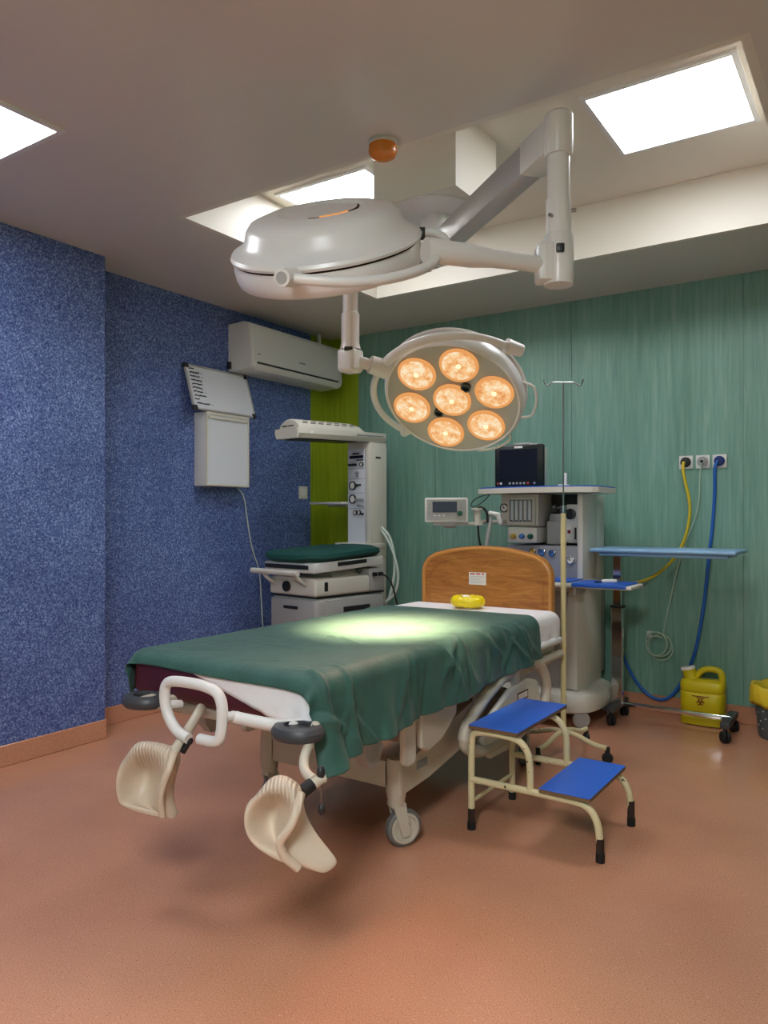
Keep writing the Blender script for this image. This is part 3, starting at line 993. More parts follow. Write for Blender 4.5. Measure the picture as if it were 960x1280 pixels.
def upsample(X, n):
    """Catmull-Rom refinement along both axes"""
    for ax in (0, 1):
        X = np.moveaxis(X, ax, 0)
        Pd = np.concatenate([2 * X[:1] - X[1:2], X, 2 * X[-1:] - X[-2:-1]])
        out = []
        m_ = X.shape[0]
        for k in range(m_ - 1):
            p0, p1, p2, p3 = Pd[k], Pd[k + 1], Pd[k + 2], Pd[k + 3]
            for j in range(n):
                t_ = j / n
                out.append(0.5 * (2 * p1 + (p2 - p0) * t_ + (2 * p0 - 5 * p1 + 4 * p2 - p3) * t_ ** 2 + (3 * p1 - p0 - 3 * p2 + p3) * t_ ** 3))
        out.append(X[-1])
        X = np.moveaxis(np.array(out), 0, ax)
    return X


def normals(X):
    a = np.gradient(X, axis=1)
    b_ = np.gradient(X, axis=0)
    n = np.cross(a, b_)
    return n / np.maximum(np.linalg.norm(n, axis=-1, keepdims=True), 1e-9)


def creases(X, size, lines, seed, flare=None):
    """push short soft folds out along the cloth normal; size = (width, length) in metres"""
    rng = np.random.default_rng(seed)
    U, V = np.meshgrid(np.linspace(0, size[0], X.shape[1]), np.linspace(0, size[1], X.shape[0]))
    h = np.zeros_like(U)
    for (u, v, ang, ln, wd, ht, curve) in lines:
        ca, sa = math.cos(ang), math.sin(ang)
        du, dv = U - u, V - v
        s = du * ca + dv * sa
        r = -du * sa + dv * ca + curve * s * s
        env = np.exp(-(s / ln) ** 4)
        h += ht * env * (np.exp(-(r / wd) ** 2) - 0.45 * np.exp(-((r - 1.7 * wd) / (1.2 * wd)) ** 2))
    if flare is not None:
        h += flare(U, V)
    return X + normals(X) * h[..., None]


def cloth_object(name, X, mt, thick, label, cat):
    nv, nu = X.shape[0], X.shape[1]
    vs = [tuple(p) for p in X.reshape(-1, 3)]
    fs = [(i * nu + j, i * nu + j + 1, (i + 1) * nu + j + 1, (i + 1) * nu + j) for i in range(nv - 1) for j in range(nu - 1)]
    me = bpy.data.meshes.new(name)
    me.from_pydata(vs, [], fs)
    me.materials.append(MAT[mt])
    me.polygons.foreach_set('use_smooth', [True] * len(me.polygons))
    o = bpy.data.objects.new(name, me)
    COL.objects.link(o)
    so = o.modifiers.new('thick', 'SOLIDIFY')
    so.thickness = thick
    so.offset = 1
    return tag(o, label, cat)


ob1 = (BX0 - 0.004, BX1 + 0.004, BY0 - 0.004, BY1 + 0.02, 0.615, MTOP + 0.004, 0.045)
Xs = drape([(-2.37, 1.86), (-1.415, 1.625), (-2.38, 3.762), (-1.315, 3.762)], 44, 84, 130, ob1, 3, 1.006, 5, 0.775)
low = Xs[..., 1] < 3.42
Xs[..., 0] = np.where(low, np.clip(Xs[..., 0], BX0 - 0.006, BX1 + 0.006 - 0.02 * (Xs[..., 1] < BY0 + 0.06)), Xs[..., 0])
cloth_object('bed_sheet', upsample(Xs, 2), 'sheet_white', 0.002, 'white cotton sheet over the mattress, showing at head and foot', 'sheet')
ob2 = (BX0 - 0.014, BX1 + 0.014, BY0 - 0.014, BY1 + 0.02, 0.60, MTOP + 0.014, 0.055)
Xd = drape([(-2.41, 1.756), (-1.23, 1.745), (-2.44, 3.40), (-1.285, 3.455)], 66, 92, 220, ob2, 11, 1.014, 6, 0.79)
rng = np.random.default_rng(21)
lines = []
for k in range(26):      # soft creases over the top
    lines.append((rng.uniform(0.08, 0.95), rng.uniform(0.05, 1.65), rng.uniform(0, PI), rng.uniform(0.05, 0.22), rng.uniform(0.008, 0.018), rng.uniform(0.0015, 0.004), rng.uniform(-1, 1)))
lines.append((0.62, 0.62, -0.25, 0.16, 0.012, 0.011, 0.5))
lines.append((0.50, 0.66, -0.1, 0.12, 0.010, 0.008, -0.6))
for k in range(30):      # folds slanting down the hanging side
    v_ = rng.uniform(0.02, 1.7)
    lines.append((rng.uniform(0.98, 1.2), v_, rng.choice([0.5, 0.9, -0.6, 0.2]) + rng.uniform(-0.35, 0.35), rng.uniform(0.06, 0.16), rng.uniform(0.010, 0.022), rng.uniform(0.005, 0.012), rng.uniform(-2.5, 2.5)))


def hem_flare(U, V):
    dn = np.clip((U - 1.02) / 0.2, 0, 1)
    wave = 0.018 * np.sin(V * 15 + 2.2 * np.sin(V * 3.1)) + 0.009 * np.sin(V * 37 + 1.3)
    return dn * (wave + 0.022)


Xd = creases(upsample(Xd, 3), (1.2, 1.73), lines, 5, hem_flare)
cloth_object('surgical_drape', Xd, 'green_cloth', 0.002, 'dark green surgical drape spread over the bed', 'drape')

# yellow ring lying on the white sheet
rg = thing('ring_cushion', 'yellow wrapped ring cushion on the white sheet by the headboard', 'cushion', (-1.872, 3.59, 0.768))
pts = []
mbr = MB()
rings = []
for k in range(48):
    a = 2 * PI * k / 48
    c_ = Vector((-1.872 + 0.062 * math.cos(a), 3.59 + 0.05 * math.sin(a), 0.768 + 0.031))
    rad = Vector((math.cos(a), math.sin(a), 0))
    rr = 0.031 + 0.0022 * math.sin(a * 13)
    rings.append([tuple(c_ + rr * (math.cos(2 * PI * j / 14) * rad * 1.0 + math.sin(2 * PI * j / 14) * Vector((0, 0, 0.95)))) for j in range(14)])
rings.append(rings[0])
mbr.loft(rings, cap=False)
mbr.build('ring', 'yellow_wrap', rg, angle=180)
MB().sphere((-1.892, 3.60, 0.812), 0.026, (1.25, 1.0, 0.7)).build('white_wad', 'paper', rg, label='white cloth tucked in the ring')

lc = thing('label_card', 'small white printed card stuck on the wooden headboard', 'card', (-1.905, HBY - 0.019, 0.90))
cx_, cz_ = -1.905, 0.905
MB().box(cx_ - 0.052, cx_ + 0.052, HBY - 0.0200, HBY - 0.0175, cz_ - 0.034, cz_ + 0.034).build('card', 'paper', lc, angle=0)
for k, (w_, z) in enumerate(((0.03, 0.026), (0.028, 0.026), (0.016, 0.026))):
    xx = cx_ - 0.044 + (0, 0.036, 0.07)[k]
    MB().box(xx, xx + w_ * 0.95, HBY - 0.0206, HBY - 0.0201, cz_ + 0.022, cz_ + 0.029).build('printed_heading', 'red_print', lc, angle=0)
for k in range(5):
    MB().box(cx_ - 0.044, cx_ + 0.044 - 0.012 * (k % 3), HBY - 0.0206, HBY - 0.0201, cz_ + 0.011 - k * 0.009, cz_ + 0.0125 - k * 0.009).build('printed_line', 'grey_print', lc, angle=0)

# ------------------------------------------------------------------ two-step stool
st = thing('step_stool', 'cream tubular two-step stool with blue treads beside the bed', 'step stool', (-1.165, 2.91, 0))
RT = 0.0135
for y, nm in ((2.715, 'near'), (3.105, 'far')):
    z = 0.395
    MB().tube([(-1.425, y, 0.025), (-1.425, y, 0.36), (-1.415, y, 0.385), (-1.385, y, z), (-1.26, y, z), (-1.215, y, 0.385), (-1.185, y, 0.35), (-1.175, y, 0.305), (-1.175, y, 0.195)], RT, 12, smooth=2).build('upper_hoop', 'cream_paint', st)
    MB().tube([(-1.425, y, 0.20), (-1.0, y, 0.20), (-0.95, y, 0.19), (-0.92, y, 0.155), (-0.908, y, 0.105), (-0.905, y, 0.025)], RT, 12, smooth=2).build('lower_hoop', 'cream_paint', st)
    for x in (-1.425, -0.905):
        MB().tube([(x, y, 0.0), (x, y, 0.032)], 0.0165, 14).build('rubber_foot', 'black_rubber', st)
    MB().tube([(-0.9055, y, 0.03), (-0.906, y, 0.10 if y > 3 else 0.085)], 0.0142, 12).build('worn_leg_paint', 'rust', st)
    if y < 3:
        MB().tube([(-1.425, y, 0.03), (-1.425, y, 0.085)], 0.0142, 12).build('worn_leg_paint', 'rust', st)
MB().tube([(-1.425, 2.715, 0.11), (-1.425, 3.105, 0.11)], 0.008, 10).build('cross_bar', 'cream_paint', st)
MB().tube([(-1.10, 2.715, 0.195), (-1.10, 3.105, 0.195)], 0.008, 10).build('cross_bar', 'cream_paint', st)
for x0, x1, z in ((-1.425, -1.215, 0.408), (-1.13, -0.935, 0.214)):
    MB().box(x0, x1, 2.69, 3.215 if z > 0.3 else 3.13, z, z + 0.012).build('tread_board', 'chipboard', st, angle=0)
    MB().box(x0 - 0.001, x1 + 0.001, 2.689, 3.216 if z > 0.3 else 3.131, z + 0.012, z + 0.0155, 0.001, 1).build('tread', 'blue_step', st)

st.location.x += 0.025

# ------------------------------------------------------------------ infusion stand
IX, IY = -1.448, 3.86
iv = thing('infusion_stand', 'tall cream infusion pole with steel hook top beside the headboard', 'infusion stand', (IX, IY, 0))
MB().tube([(IX, IY, 0.09), (IX, IY, 1.285)], 0.0145, 14).build('lower_pole', 'pole_cream', iv)
MB().tube([(IX, IY, 1.28), (IX, IY, 1.96)], 0.0045, 10).build('upper_rod', 'steel', iv)
MB().lathe([(0.0165, 1.265), (0.0165, 1.305), (0.0, 1.307)], 16, T(IX, IY, 0)).build('collar', 'steel', iv)
sd = Vector((math.cos(math.radians(33.84)), math.sin(math.radians(33.84)), 0))
kn = MB()
kn.cyl(Vector((IX, IY, 1.29)), Vector((IX, IY, 1.29)) - sd * 0.045, 0.006, seg=10)
kn.cyl(Vector((IX, IY, 1.31)) - sd * 0.047, Vector((IX, IY, 1.272)) - sd * 0.047, 0.008, 0.012, seg=10)
kn.sphere(Vector((IX, IY, 1.29)) - sd * 0.05, 0.014)
kn.build('clamp_knob', 'black_rubber', iv)
for s in (-1, 1):
    b0 = Vector((IX, IY, 1.955))
    MB().tube([b0, b0 + sd * s * 0.03 + Vector((0, 0, 0.001)), b0 + sd * s * 0.06, b0 + sd * s * 0.075 + Vector((0, 0, -0.012)), b0 + sd * s * 0.092 + Vector((0, 0, -0.016)), b0 + sd * s * 0.102 + Vector((0, 0, 0.004)), b0 + sd * s * 0.104 + Vector((0, 0, 0.016))], 0.004, 8, smooth=2).build('hook', 'steel', iv)
for k, a in enumerate((-9, 81, 171, 261)):
    d = Vector((math.cos(math.radians(a)), math.sin(math.radians(a)), 0))
    b0 = Vector((IX, IY, 0))
    ll = 0.25
    lo = MB().tube([b0 + Vector((0, 0, 0.11)), b0 + d * 0.06 + Vector((0, 0, 0.115)), b0 + d * (ll - 0.07) + Vector((0, 0, 0.075)), b0 + d * ll + Vector((0, 0, 0.075))], 0.013, 10, smooth=2).build('leg', 'cream_paint', iv)
    c_ = b0 + d * ll
    cm = MB()
    cm.cyl(c_ + Vector((0, 0, 0.05)), c_ + Vector((0, 0, 0.082)), 0.012, seg=12)
    cm.lathe([(0.0, -0.015), (0.022, -0.015), (0.027, -0.008), (0.027, 0.008), (0.022, 0.015), (0.0, 0.015)], 20, Matrix.Translation(c_ + Vector((0, 0, 0.027))) @ rotz(a + 40) @ Matrix.Rotation(PI / 2, 4, 'X'))
    cm.build('castor', 'black_rubber', lo)

# ------------------------------------------------------------------ anaesthesia workstation
an = thing('anaesthesia_machine', 'ivory anaesthesia workstation with flowmeters behind the headboard', 'anaesthesia machine', (-1.78, 4.6, 0))
# base with rounded skirt
rings = []
for z, g in ((0.085, -0.03), (0.10, 0.0), (0.16, 0.012), (0.195, 0.0), (0.215, -0.04), (0.22, -0.07)):
    r = []
    for k in range(40):
        a = 2 * PI * k / 40
        ex = 3.6
        cx, sy = math.cos(a), math.sin(a)
        r.append((-1.775 + (0.325 + g) * math.copysign(abs(cx) ** (2 / ex), cx), 4.58 + (0.30 + g) * math.copysign(abs(sy) ** (2 / ex), sy), z))
    rings.append(r)
MB().loft(rings).build('base_skirt', 'ivory_plastic', an)
for x, y in ((-2.03, 4.37), (-1.53, 4.37), (-2.03, 4.80), (-1.51, 4.82)):
    cm = MB()
    cm.lathe([(0.0, -0.016), (0.04, -0.016), (0.05, -0.010), (0.05, 0.010), (0.04, 0.016), (0.0, 0.016)], 28, T(x, y, 0.05) @ rotz(30) @ Matrix.Rotation(PI / 2, 4, 'X'))
    co = cm.build('castor', 'grey_plastic', an)
    MB().box(x - 0.012, x + 0.012, y - 0.012, y + 0.012, 0.06, 0.10).build('castor_stem', 'steel', co)
# lower cabinet with tapered cheek
lowc = MB()
lowc.box(-2.02, -1.54, 4.36, 4.78, 0.21, 0.83, 0.012)
lowc.build('lower_cabinet', 'ivory_plastic', an)
MB().prism([(-1.99, 0.23), (-1.655, 0.23), (-1.60, 0.80), (-1.99, 0.80)], -0.004, 0.004, T(0, 4.358, 0) @ mxz).build('door', 'grey_plastic', an)
MB().prism([(-1.65, 0.225), (-1.545, 0.225), (-1.545, 0.815), (-1.595, 0.815)], -0.012, 0.012, T(0, 4.355, 0) @ mxz).build('cheek_panel', 'ivory_plastic', an)
MB().box(-2.0, -1.56, 4.78, 4.9, 0.25, 1.3, 0.01).build('rear_spine', 'grey_plastic', an)
# worktop and fold-out flap
MB().box(-2.02, -1.515, 4.16, 4.62, 0.84, 0.872, 0.012).build('worktop', 'ivory_plastic', an)
MB().box(-1.99, -1.525, 4.165, 4.40, 0.872, 0.880, 0.003).build('worktop_mat', 'blue_mat', an)
fl = MB().box(-1.510, -1.175, 4.15, 4.40, 0.845, 0.866, 0.008).build('side_flap', 'ivory_plastic', an)
MB().box(-1.510, -1.205, 4.146, 4.402, 0.850, 0.874, 0.005).build('flap_mat', 'blue_mat', fl)
MB().box(-1.52, -1.50, 4.20, 4.36, 0.80, 0.85, 0.004).build('flap_hinge', 'grey_plastic', fl)
# middle grey control panel
MB().box(-2.02, -1.53, 4.40, 4.62, 0.872, 1.07, 0.006).build('control_panel', 'panel_grey', an)
MB().box(-2.02, -1.525, 4.62, 4.78, 0.83, 1.38, 0.006).build('back_body', 'ivory_plastic', an)
MB().box(-1.562, -1.525, 4.385, 4.64, 0.86, 1.385, 0.010).build('right_pillar', 'ivory_plastic', an)


def dial(par, x, y, z, r, ring='steel', face='knob_blue', depth=0.012):
    m = T(x, y, z) @ mxz
    o = MB().lathe([(r, 0), (r, depth), (r * 0.82, depth * 1.15), (r * 0.76, depth * 0.7)], 28, m).build('gauge', ring, par)
    MB().lathe([(r * 0.78, depth * 0.7), (0.0, depth * 0.72)], 28, m).build('gauge_face', face, o)
    bar_ = MB().box(-r * 0.1, r * 0.1, -r * 0.1, r * 0.55, depth * 0.74, depth * 0.95, 0, 2, m @ Matrix.Rotation(0.7, 4, 'Z')).build('needle', 'dark_plastic', o)
    return o


dial(an, -1.845, 4.40, 1.035, 0.021, 'steel', 'knob_yellow')
dial(an, -1.785, 4.40, 1.030, 0.024, 'steel', 'knob_blue')
dial(an, -1.72, 4.40, 1.025, 0.022, 'steel', 'knob_blue')
dial(an, -1.605, 4.40, 0.985, 0.023, 'chrome', 'paper')
# flowmeter block
fb = MB().box(-2.05, -1.80, 4.375, 4.62, 1.185, 1.385, 0.010).build('flowmeter_block', 'ivory_plastic', an)
MB().box(-1.985, -1.835, 4.372, 4.376, 1.215, 1.350).build('flowmeter_window', 'panel_grey', fb)
frm = MB()
for x0, x1, z0, z1 in ((-2.0, -1.815, 1.350, 1.368), (-2.0, -1.815, 1.195, 1.215), (-2.0, -1.985, 1.215, 1.35), (-1.835, -1.815, 1.215, 1.35)):
    frm.box(x0, x1, 4.362, 4.376, z0, z1, 0.002, 1)
frm.build('window_frame', 'ivory_plastic', fb)
for k in range(5):
    x = -1.968 + k * 0.029
    MB().cyl((x, 4.366, 1.222), (x, 4.366, 1.345), 0.0095, seg=14).build('flow_tube', 'glass_tube', fb)
    MB().sphere((x, 4.362, 1.224), 0.006).build('float_ball', 'dark_plastic', fb)
dial(fb, -2.025, 4.375, 1.30, 0.028, 'dark_plastic', 'paper', 0.008)
kp = MB().box(-2.0, -1.805, 4.365, 4.62, 1.085, 1.18, 0.008).build('knob_panel', 'ivory_plastic', an)
for k, mt in enumerate(('knob_yellow', 'knob_blue', 'knob_green')):
    m = T(-1.957 + k * 0.056, 4.365, 1.125) @ mxz
    MB().lathe([(0.017, 0.0), (0.017, 0.008), (0.014, 0.012), (0.014, 0.022), (0.010, 0.026), (0.0, 0.026)], 20, m).build('gas_knob', mt, kp)
# vaporiser bay
MB().box(-1.80, -1.56, 4.60, 4.62, 1.07, 1.385).build('bay_back', 'dark_plastic', an)
va = MB()
va.box(-1.775, -1.67, 4.44, 4.56, 1.075, 1.22, 0.012)
va.cyl((-1.72, 4.50, 1.22), (-1.72, 4.50, 1.262), 0.055, 0.05, 24)
va.build('absorber_canister', 'grey_plastic', an)
MB().cyl((-1.72, 4.50, 1.236), (-1.72, 4.50, 1.244), 0.058, seg=24).build('canister_band', 'panel_grey', an)
vb = MB().box(-1.655, -1.578, 4.45, 4.58, 1.085, 1.32, 0.01).build('vaporiser', 'white_enamel', an)
m = T(-1.622, 4.45, 1.262) @ mxz
MB().lathe([(0.032, 0), (0.032, 0.018), (0.022, 0.022), (0.020, 0.012), (0, 0.012)], 24, m).build('vaporiser_dial', 'dark_plastic', vb)
MB().box(-1.65, -1.61, 4.44, 4.45, 1.10, 1.19, 0.003).build('vaporiser_plate', 'paper', vb)
MB().box(-1.638, -1.62, 4.436, 4.44, 1.145, 1.165).build('warning_mark', 'sharps_red', vb)
MB().cyl((-1.59, 4.44, 1.11), (-1.59, 4.44, 1.18), 0.006, seg=10).build('lock_rod', 'dark_plastic', vb)
# top shelf with bowed front and blue mat
poly = [(-2.175, 4.66), (-2.175, 4.31), (-2.10, 4.27)]
for k in range(11):
    u = k / 10
    poly.append((-2.06 + u * 0.56, 4.265 - 0.06 * math.sin(PI * u)))
poly += [(-1.44, 4.30), (-1.415, 4.34), (-1.415, 4.66)]
MB().prism(poly, 1.388, 1.420).build('top_shelf', 'ivory_plastic', an, angle=25)
MB().prism([(x + (0.008 if x < -1.8 else -0.008), y + 0.012) for x, y in poly], 1.420, 1.428).build('shelf_mat', 'blue_mat', an, angle=25)
# rear cables
MB().tube([(-2.09, 4.5, 1.43), (-2.13, 4.47, 1.50), (-2.12, 4.46, 1.56), (-2.07, 4.47, 1.6)], 0.004, 8, smooth=2).build('cable', 'black_rubber', an)
MB().tube([(-2.11, 4.35, 1.388), (-2.16, 4.33, 1.33), (-2.23, 4.33, 1.30), (-2.24, 4.33, 1.33), (-2.19, 4.33, 1.37), (-2.11, 4.35, 1.388)], 0.003, 8, smooth=2).build('cable', 'black_rubber', an)
# ventilator display on a swing arm
DC = Vector((-2.20, 3.945, 1.285))
dm = T(*DC) @ rotz(30)
dp = MB(dm).box(-0.128, 0.128, -0.02, 0.03, -0.073, 0.073, 0.008).build('ventilator_display', 'white_enamel', an)
MB(dm).box(-0.116, 0.116, -0.0215, -0.019, -0.062, 0.062).build('display_bezel', 'grey_plastic', dp)
MB(dm).box(-0.082, 0.062, -0.024, -0.0215, -0.014, 0.05).build('display_screen', 'lcd_grey', dp)
MB(dm @ T(0.08, -0.0215, -0.02) @ mxz).lathe([(0.015, 0), (0.015, 0.012), (0.012, 0.016), (0, 0.016)], 20).build('display_knob', 'knob_green', dp)
for k in range(3):
    MB(dm).box(-0.075 + k * 0.026, -0.062 + k * 0.026, -0.0235, -0.0215, -0.036, -0.028).build('display_button', 'paper', dp)
for z in (0.03, 0.01, -0.02):
    MB(dm).box(-0.108, -0.094, -0.0235, -0.0215, z, z + 0.008).build('display_button', 'panel_grey', dp)
for z in (0.03, 0.01):
    MB(dm).box(0.074, 0.094, -0.0235, -0.0215, z, z + 0.006).build('display_button', 'panel_grey', dp)
MB(dm).lathe([(0.05, 0.0), (0.045, -0.02), (0.03, -0.032), (0.0, -0.034)], 28, T(0.02, 0.01, -0.073)).build('display_swivel', 'grey_plastic', dp)
MB(dm).box(-0.08, 0.13, -0.01, 0.02, -0.093, -0.073, 0.006).build('arm_plate', 'grey_plastic', dp)
ar = MB()
ar.tube([tuple(dm @ Vector((0.10, 0.0, -0.082))), (-2.06, 4.06, 1.205), (-2.04, 4.1, 1.205)], 0.010, 10)
ar.cyl((-2.055, 4.06, 1.20), (-2.055, 4.06, 1.29), 0.021, seg=18)
ar.cyl((-2.055, 4.06, 1.285), (-2.055, 4.06, 1.297), 0.034, seg=18)
ar.cyl((-2.055, 4.06, 1.195), (-2.055, 4.06, 1.207), 0.034, seg=18)
ar.tube([(-2.05, 4.06, 1.215), (-2.03, 4.2, 1.215), (-2.02, 4.38, 1.215)], 0.012, 10)
ar.build('swing_arm', 'ivory_plastic', an)
MB().tube([(-2.05, 4.05, 1.295), (-2.03, 4.06, 1.305), (-2.0, 4.08, 1.28), (-2.0, 4.085, 1.21)], 0.008, 8, smooth=2).build('cable', 'black_rubber', an)
MB().tube([(-2.05, 4.06, 1.2), (-2.045, 4.06, 1.12), (-2.03, 4.07, 1.04), (-2.02, 4.08, 0.9)], 0.006, 8, smooth=2).build('cable', 'black_rubber', an)
# breathing bag arm
ba_ = MB().tube([(-1.985, 4.10, 1.245), (-2.0, 4.085, 1.12), (-2.02, 4.07, 0.95)], 0.012, 12).build('bag_arm', 'grey_plastic', an)
wh = MB()
wh.obox((-1.965, 4.105, 1.262), (0.075, 0.035, 0.028), (rotz(30) @ Matrix.Rotation(0.2, 4, 'Y')).to_3x3(), 0.012, 3)
wh.obox((-1.94, 4.118, 1.232), (0.028, 0.03, 0.07), (rotz(30) @ Matrix.Rotation(-0.3, 4, 'Y')).to_3x3(), 0.01, 3)
wh.build('bag_mount', 'white_enamel', an)

# patient monitor on the top shelf
MM = T(-1.945, 4.44, 1.428) @ rotz(8) @ Matrix.Diagonal((0.95, 1, 1, 1))
mo_ = thing('patient_monitor', 'black patient monitor standing on the workstation shelf', 'monitor', (-1.925, 4.44, 1.428))
MB(MM).box(-0.165, 0.165, -0.04, 0.0, 0.002, 0.268, 0.012, 3).build('front_bezel', 'monitor_black', mo_)
MB(MM).box(-0.155, 0.155, 0.0, 0.11, 0.0, 0.262, 0.02, 3).build('rear_housing', 'ivory_plastic', mo_)
MB(MM).box(-0.130, 0.122, -0.0415, -0.039, 0.05, 0.238).build('screen', 'screen_glass', mo_)
MB(MM).box(-0.03, 0.025, -0.0415, -0.039, 0.244, 0.256, 0.001, 1).build('name_plate', 'paper', mo_)
MB(MM).box(-0.05, 0.07, 0.0, 0.05, 0.262, 0.282, 0.008).build('carry_handle', 'grey_plastic', mo_)
for x in (-0.125, 0.09):
    MB(MM).box(x - 0.022, x + 0.03, -0.036, -0.005, 0.266, 0.270).build('alarm_light', 'paper', mo_)
for k in range(9):
    x = (-0.14, -0.12, -0.06, -0.036, -0.012, 0.012, 0.036, 0.062, 0.105)[k]
    mt = ('red_print', 'paper', 'grey_plastic', 'grey_plastic', 'grey_plastic', 'grey_plastic', 'grey_plastic', 'red_print', 'panel_grey')[k]
    MB(MM @ T(x, -0.04, 0.026) @ mxz).lathe([(0.0075, 0), (0.0075, 0.003), (0.0, 0.004)], 14).build('button', mt, mo_)

t = thing('white_clip', 'small white plastic bracket on the workstation shelf beside the pole', 'bracket', (-1.655, 4.42, 1.428))
MB().box(-1.685, -1.625, 4.40, 4.44, 1.428, 1.440, 0.003).build('foot', 'paper', t)
MB().box(-1.662, -1.635, 4.41, 4.43, 1.438, 1.51, 0.006).build('upright', 'paper', t)
t = thing('finger_sensor', 'small white finger sensor lying on the blue side flap', 'sensor', (-1.33, 4.26, 0.874))
MB().obox((-1.33, 4.262, 0.884), (0.085, 0.028, 0.019), rotz(38).to_3x3(), 0.006, 3).build('clip_body', 'paper', t)
MB().tube([(-1.365, 4.235, 0.879), (-1.395, 4.215, 0.878), (-1.405, 4.235, 0.878), (-1.375, 4.265, 0.878), (-1.345, 4.285, 0.878)], 0.0028, 8, smooth=2).build('sensor_lead', 'black_rubber', t)

# ------------------------------------------------------------------ overbed table
ot = thing('overbed_table', 'light blue overbed table on chrome post and castors by the green wall', 'table', (-1.1, 4.66, 0))
poly = []
for x, y in ((-1.515, 4.47), (-1.515, 4.85), (-0.70, 4.85), (-0.70, 4.47)):
    poly.append((x, y))
tp = MB().box(-1.515, -0.705, 4.46, 4.85, 1.035, 1.058, 0.010, 3).build('table_top', 'table_blue', ot)
MB().box(-1.47, -0.75, 4.50, 4.81, 1.012, 1.036, 0.010, 2).build('under_tray', 'table_blue', tp)
MB().box(-1.425, -1.375, 4.635, 4.665, 0.70, 1.02, 0.003, 1).build('inner_post', 'chrome', ot)
MB().box(-1.433, -1.367, 4.627, 4.673, 0.10, 0.70, 0.004, 1).build('outer_post', 'chrome', ot)
MB().box(-1.440, -1.360, 4.62, 4.68, 0.69, 0.705, 0.003).build('post_collar', 'black_rubber', ot)
MB().box(-1.40, -0.76, 4.64, 4.665, 0.095, 0.12, 0.003).build('base_bar', 'chrome', ot)
for x in (-1.40, -0.77):
    fo = MB().box(x - 0.024, x + 0.024, 4.50, 4.80, 0.082, 0.118, 0.004).build('base_foot', 'bumper_grey', ot)
    for y in (4.52, 4.79):
        cm = MB()
        for s in (-0.012, 0.012):
            cm.lathe([(0.0, -0.009), (0.028, -0.009), (0.033, -0.004), (0.033, 0.004), (0.028, 0.009), (0.0, 0.009)], 22, T(x, y, 0.033) @ rotz(35) @ T(s, 0, 0) @ Matrix.Rotation(PI / 2, 4, 'Y'))
        cm.cyl((x, y, 0.04), (x, y, 0.085), 0.011, seg=12)
        cm.build('castor', 'black_rubber', fo)

# ------------------------------------------------------------------ gas outlets and hoses
for x, plug, lab, hx in ((-1.076, 'dark_plastic', 'white wall gas outlet with black plug and yellow hose', 0), (-0.977, 'grey_plastic', 'white wall gas outlet with grey plug, middle of three', 0), (-0.881, 'plug_blue', 'white wall gas outlet with dark blue plug', 0)):
    t = thing('gas_outlet', lab, 'wall outlet', (x, YB, 1.585), 'gas outlets in a row on the green wall')
    MB().box(x - 0.041, x + 0.041, YB - 0.014, YB, 1.544, 1.626, 0.004).build('face_plate', 'white_enamel', t)
    m = T(x, YB - 0.014, 1.585) @ mxz
    MB().lathe([(0.031, 0), (0.031, 0.012), (0.026, 0.018), (0.018, 0.018), (0.016, 0.03), (0, 0.03)], 24, m).build('plug', plug, t)
    MB(m).lathe([(0.009, 0.03), (0.009, 0.038), (0, 0.038)], 14).build('plug_core', 'dark_plastic', t)


def hose(name, pts, r, mt, label):
    o = MB().tube(pts, r, 10, smooth=3).build(name, mt, angle=180)
    return tag(o, label, 'hose')


hose('gas_hose', [(-1.08, 4.95, 1.585), (-1.085, 4.935, 1.55), (-1.07, 4.94, 1.46), (-1.045, 4.94, 1.36), (-1.04, 4.94, 1.24), (-1.075, 4.94, 1.09), (-1.14, 4.94, 0.97), (-1.26, 4.92, 0.86), (-1.40, 4.90, 0.81), (-1.52, 4.9, 0.80)], 0.0095, 'hose_yellow', 'yellow gas hose looping from wall outlet to the workstation')
hose('gas_hose', [(-0.885, 4.955, 1.585), (-0.90, 4.935, 1.55), (-0.90, 4.95, 1.42), (-0.912, 4.95, 1.2), (-0.935, 4.955, 1.0), (-0.955, 4.955, 0.78), (-0.985, 4.955, 0.56), (-1.025, 4.955, 0.36), (-1.10, 4.955, 0.20), (-1.17, 4.955, 0.10), (-1.26, 4.955, 0.085), (-1.36, 4.95, 0.16), (-1.46, 4.93, 0.36), (-1.52, 4.92, 0.6)], 0.0105, 'hose_blue', 'blue gas hose hanging down the green wall to the floor')
coil = [(-0.98, 4.955, 1.585), (-0.985, 4.945, 1.5), (-0.995, 4.965, 1.28), (-1.10, 4.97, 1.03), (-1.175, 4.97, 0.68), (-1.21, 4.97, 0.50)]
for k in range(34):
    a = 1.2 - 2 * PI * k / 11
    q = k / 11
    coil.append((-1.235 + 0.012 * math.sin(2.2 * q) + (0.082 - 0.006 * q) * math.cos(a), 4.978 - 0.0014 * k, 0.43 - 0.014 * math.sin(1.9 * q + 1) + (0.085 - 0.005 * q) * math.sin(a)))
hose('oxygen_tube', coil, 0.0048, 'hose_green', 'thin pale green tube coiled on the green wall behind the table')
o = MB().box(-1.31, -1.278, 4.965, 5.0, 0.475, 0.515, 0.004).build('tube_clip', 'white_enamel')
tag(o, 'small white clip holding the coiled tube on the wall', 'clip')

